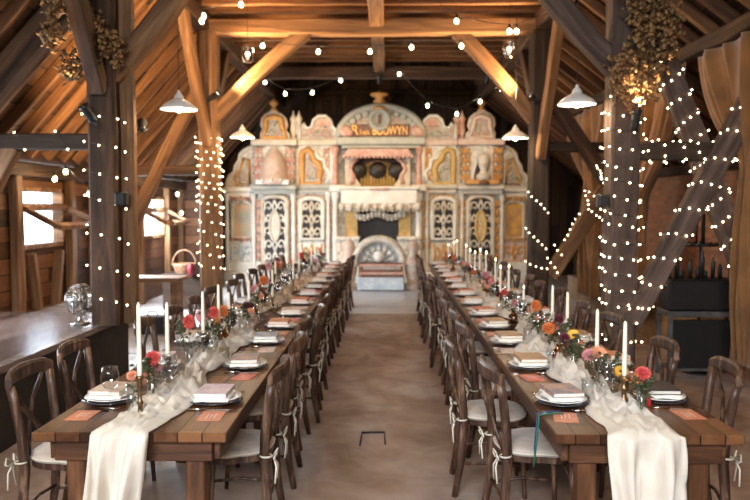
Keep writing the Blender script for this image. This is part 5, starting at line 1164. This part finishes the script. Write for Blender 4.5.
garland([px3(50, -6, 6.3), px3(58, 12, 6.3), px3(56, 34, 6.3), px3(52, 44, 6.3)], .10, 150, 'dried flower trail hanging at the top left, farthest from the post', 7)
garland([px3(632, -12, 6.6), px3(648, 16, 6.6), px3(652, 44, 6.6), px3(640, 60, 6.6), px3(626, 76, 6.7), px3(630, 92, 6.7)], .24, 1000, 'big dried hop garland climbing the nearest right post', 5)

# ------------------------------------------------------------------ left aisle: fan, bench, chest, basket
x, d = (76 - 386) * 7.0 / FPX, 7.0
x, _, _ = px3(76, 303, 6.9); t = empty('metal_fan', (x, 6.9, .63), 'small silver metal fan standing on the raised stage', 'fan')
mb = MB(); mb.lathe([(0, 0), (.10, 0), (.10, .012), (.03, .03), (.016, .05), (.016, .09), (0, .09)], n=20); mb.build('base', 'silver_metal', t)
Rf = Matrix.Rotation(math.radians(80), 3, 'Y') @ Matrix.Rotation(.25, 3, 'X'); c = Vector((0, 0, .23))
mb = MB()
for rr_, off in ((.15, -.03), (.15, .05), (.135, .065), (.10, .075), (.06, .08), (.13, -.06), (.08, -.07)):
    mb.tube([c + Rf @ Vector((rr_ * math.cos(a), rr_ * math.sin(a), off)) for a in [2 * PI * k / 28 for k in range(28)]], .004, 5, closed=True)
for k in range(24):
    a = 2 * PI * k / 24; mb.tube([c + Rf @ Vector((r_ * math.cos(a), r_ * math.sin(a), o_)) for r_, o_ in ((.02, .082), (.10, .076), (.15, .05), (.15, -.03), (.12, -.065), (.04, -.075))], .0022, 4)
mb.build('cage', 'silver_metal', t)
mb = MB(); mb.lathe([(0, .03), (.035, .025), (.045, 0), (.055, -.06), (.05, -.12), (0, -.14)], c, 16, rot=Rf); mb.build('motor', 'silver_metal', t)
mb = MB()
for k in range(4):
    a0 = 2 * PI * k / 4; mb.add([c + Rf @ Vector((r_ * math.cos(a0 + da), r_ * math.sin(a0 + da), o_)) for r_, da, o_ in ((.03, 0, .01), (.12, -.1, .0), (.13, .5, .03), (.03, .8, .03), (.12, -.1, .003), (.13, .5, .033), (.03, .8, .033), (.03, 0, .013))], [(0, 1, 2, 3), (4, 5, 6, 7), (0, 1, 4, 7), (1, 2, 5, 4), (2, 3, 6, 5), (3, 0, 7, 6)])
mb.build('blades', 'silver_metal', t)
mb = MB(); mb.tube([c + Vector((0, -.16, 0)), Vector((0, -.13, .12)), Vector((0, 0, .07)), Vector((0, .13, .12)), c + Vector((0, .16, 0))], .008, 7); mb.build('yoke', 'silver_metal', t)
bx_, by_, bz_ = px3(150, 279, 10.4); t = empty('plank_bench', (bx_, 10.4, 0), 'pale plank bench against the left wall below the leaning strut', 'bench')
mb = MB(); mb.box((0, 0, .72), (.95, .5, .06), bev=.01); mb.build('bench_top', 'oak_beam_pale', t)
for sx in (-.38, .36): mb = MB(); mb.box((sx, 0, .345), (.07, .42, .69), bev=.006); mb.build('leg', 'oak_beam_pale', t)
t = empty('storage_chest', (px3(186, 285, 12.6)[0], 12.6, 0), 'dark chest in the left aisle before the boarded corner', 'chest')
mb = MB(); mb.box((0, 0, .28), (.7, .6, .56), bev=.012); mb.build('chest_body', 'oak_beam_dark', t); mb = MB(); mb.box((0, 0, .585), (.74, .64, .05), bev=.01); mb.build('lid', 'oak_beam_dark', t)
t = empty('wicker_basket', (px3(183, 270, 12.5)[0], 12.5, .61), 'wicker basket with a tall hooped handle on the dark chest', 'basket')
mb = MB(); mb.lathe([(0, 0), (.14, 0), (.17, .08), (.21, .17), (.20, .17), (.16, .08), (.13, .012), (0, .012)], n=22, wob=.03)
for k in range(6): mb.tube([((.145 + .011 * k) * math.cos(a), (.145 + .011 * k) * math.sin(a), .012 + .028 * k) for a in [2 * PI * q / 20 for q in range(20)]], .009, 5, closed=True)
mb.build('basket_bowl', 'wicker', t)
mb = MB(); mb.tube([(.2 * math.cos(a), 0, .16 + .24 * math.sin(a)) for a in [PI * q / 16 for q in range(17)]], .013, 7); mb.build('handle', 'wicker', t)
mb = MB(); mb.lathe([(0, .18), (.04, .17), (.06, .10), (.05, .02), (.02, -.05), (0, -.06)], (px3(190, 268, 12.28)[0], 12.24, .62), 10, wob=.2); tag(mb.build('red_scarf', 'red_cloth', org=(px3(190, 268, 12.3)[0], 12.24, .56), loc=(px3(190, 268, 12.3)[0], 12.24, .56)), 'red cloth hanging at the front of the wicker basket', 'cloth')
t = empty('dark_box', (px3(150, 300, 9.9)[0], 9.9, 0), 'small black case on the floor in front of the plank bench', 'case')
mb = MB(); mb.box((0, 0, .14), (.36, .24, .24), bev=.02); mb.build('case_body', 'black_plastic', t); mb = MB(); mb.tube([(-.07, 0, .26), (-.06, 0, .31), (.06, 0, .31), (.07, 0, .26)], .009, 6); mb.build('handle', 'black_plastic', t)

# ------------------------------------------------------------------ right aisle: black iron stand and its table
SX, SY = 2.86 + .36, 7.5
t = empty('steel_side_table', (SX, SY, 0), 'grey steel side table with a black lower panel in the right aisle', 'side table')
W_, D_, H_ = .74, .36, .70
mb = MB(); mb.box((0, 0, H_ - .03), (W_, D_, .06), bev=.006); mb.build('tabletop', 'grey_steel', t)
for sx in (-1, 1):
    for sy in (-1, 1):
        mb = MB(); mb.box((sx * (W_ / 2 - .02), sy * (D_ / 2 - .02), (H_ - .06) / 2), (.04, .04, H_ - .06), bev=.004)
        for k in range(9): mb.ball((sx * (W_ / 2 - .02), sy * (D_ / 2 - .02) - .02, .08 + k * .065), .008, 6, 4)
        mb.build('leg', 'grey_steel', t)
mb = MB(); mb.box((0, -.12, .36), (W_ - .09, .03, .50), bev=.004); mb.build('panel', 'black_iron', t)
mb = MB(); mb.box((0, 0, .10), (W_ - .08, D_ - .08, .03), bev=.004); mb.build('lower_shelf', 'grey_steel', t)
tk = empty('black_metal_box', (SX - .02, SY, H_), 'black metal box with an open spiked top on the steel side table', 'box')
mb = MB(); mb.box((0, 0, .16), (.70, .32, .32), bev=.02); mb.build('box_body', 'black_iron', tk)
rr = random.Random(4)
for k in range(10):
    px_ = -.31 + k * .069; hh = [.16, .24, .10, .20, .13, .30, .08, .22, .15, .26][k]
    mb = MB(); mb.lathe([(0, 0), (.022, 0), (.022, hh * .7), (.012, hh * .8), (.014, hh * .9), (0, hh)], (px_, rr.uniform(-.08, .08), .32), 10)
    tag(mb.build('black_spike', 'black_iron', tk))
t = empty('iron_candelabrum', (px3(699, 250, 7.7)[0], 7.7, .0), 'tall black iron candelabrum with a round tray behind the black box', 'candelabrum')
mb = MB(); mb.lathe([(0, 0), (.16, 0), (.16, .015), (.03, .04), (.015, .08), (.014, 1.35), (.03, 1.38), (0, 1.4)], n=14); mb.build('pole', 'black_iron', t)
mb = MB(); mb.lathe([(0, 1.33), (.15, 1.34), (.165, 1.37), (.15, 1.36), (0, 1.355)], n=22)
for k in range(12): a = 2 * PI * k / 12; mb.ball((.16 * math.cos(a), .16 * math.sin(a), 1.36), .022, 6, 4)
mb.build('tray', 'black_iron', t)
for k, (ox, oy, hh) in enumerate(((-.045, 0, .36), (.0, -.03, .44), (.04, .02, .32))):
    mb = MB(); mb.lathe([(0, 0), (.012, 0), (.011, hh), (0, hh)], (ox, oy, 1.36), 8); mb.build('rod', 'black_iron', t)
# iron bracket set in the aisle floor
mb = MB(); (ax, ay), (bx, by) = (-.135, 4.86), (.02, 4.86)
P = [(-.19, 5.25, .006), (-.185, 5.55, .006), (-.01, 5.56, .006), (-.005, 5.28, .006)]
mb.tube(P, .009, 6, flat=.6); tag(mb.build('floor_bracket', 'black_iron', org=P[0], loc=P[0]), 'thin dark metal outline set in the aisle floor', 'floor frame')
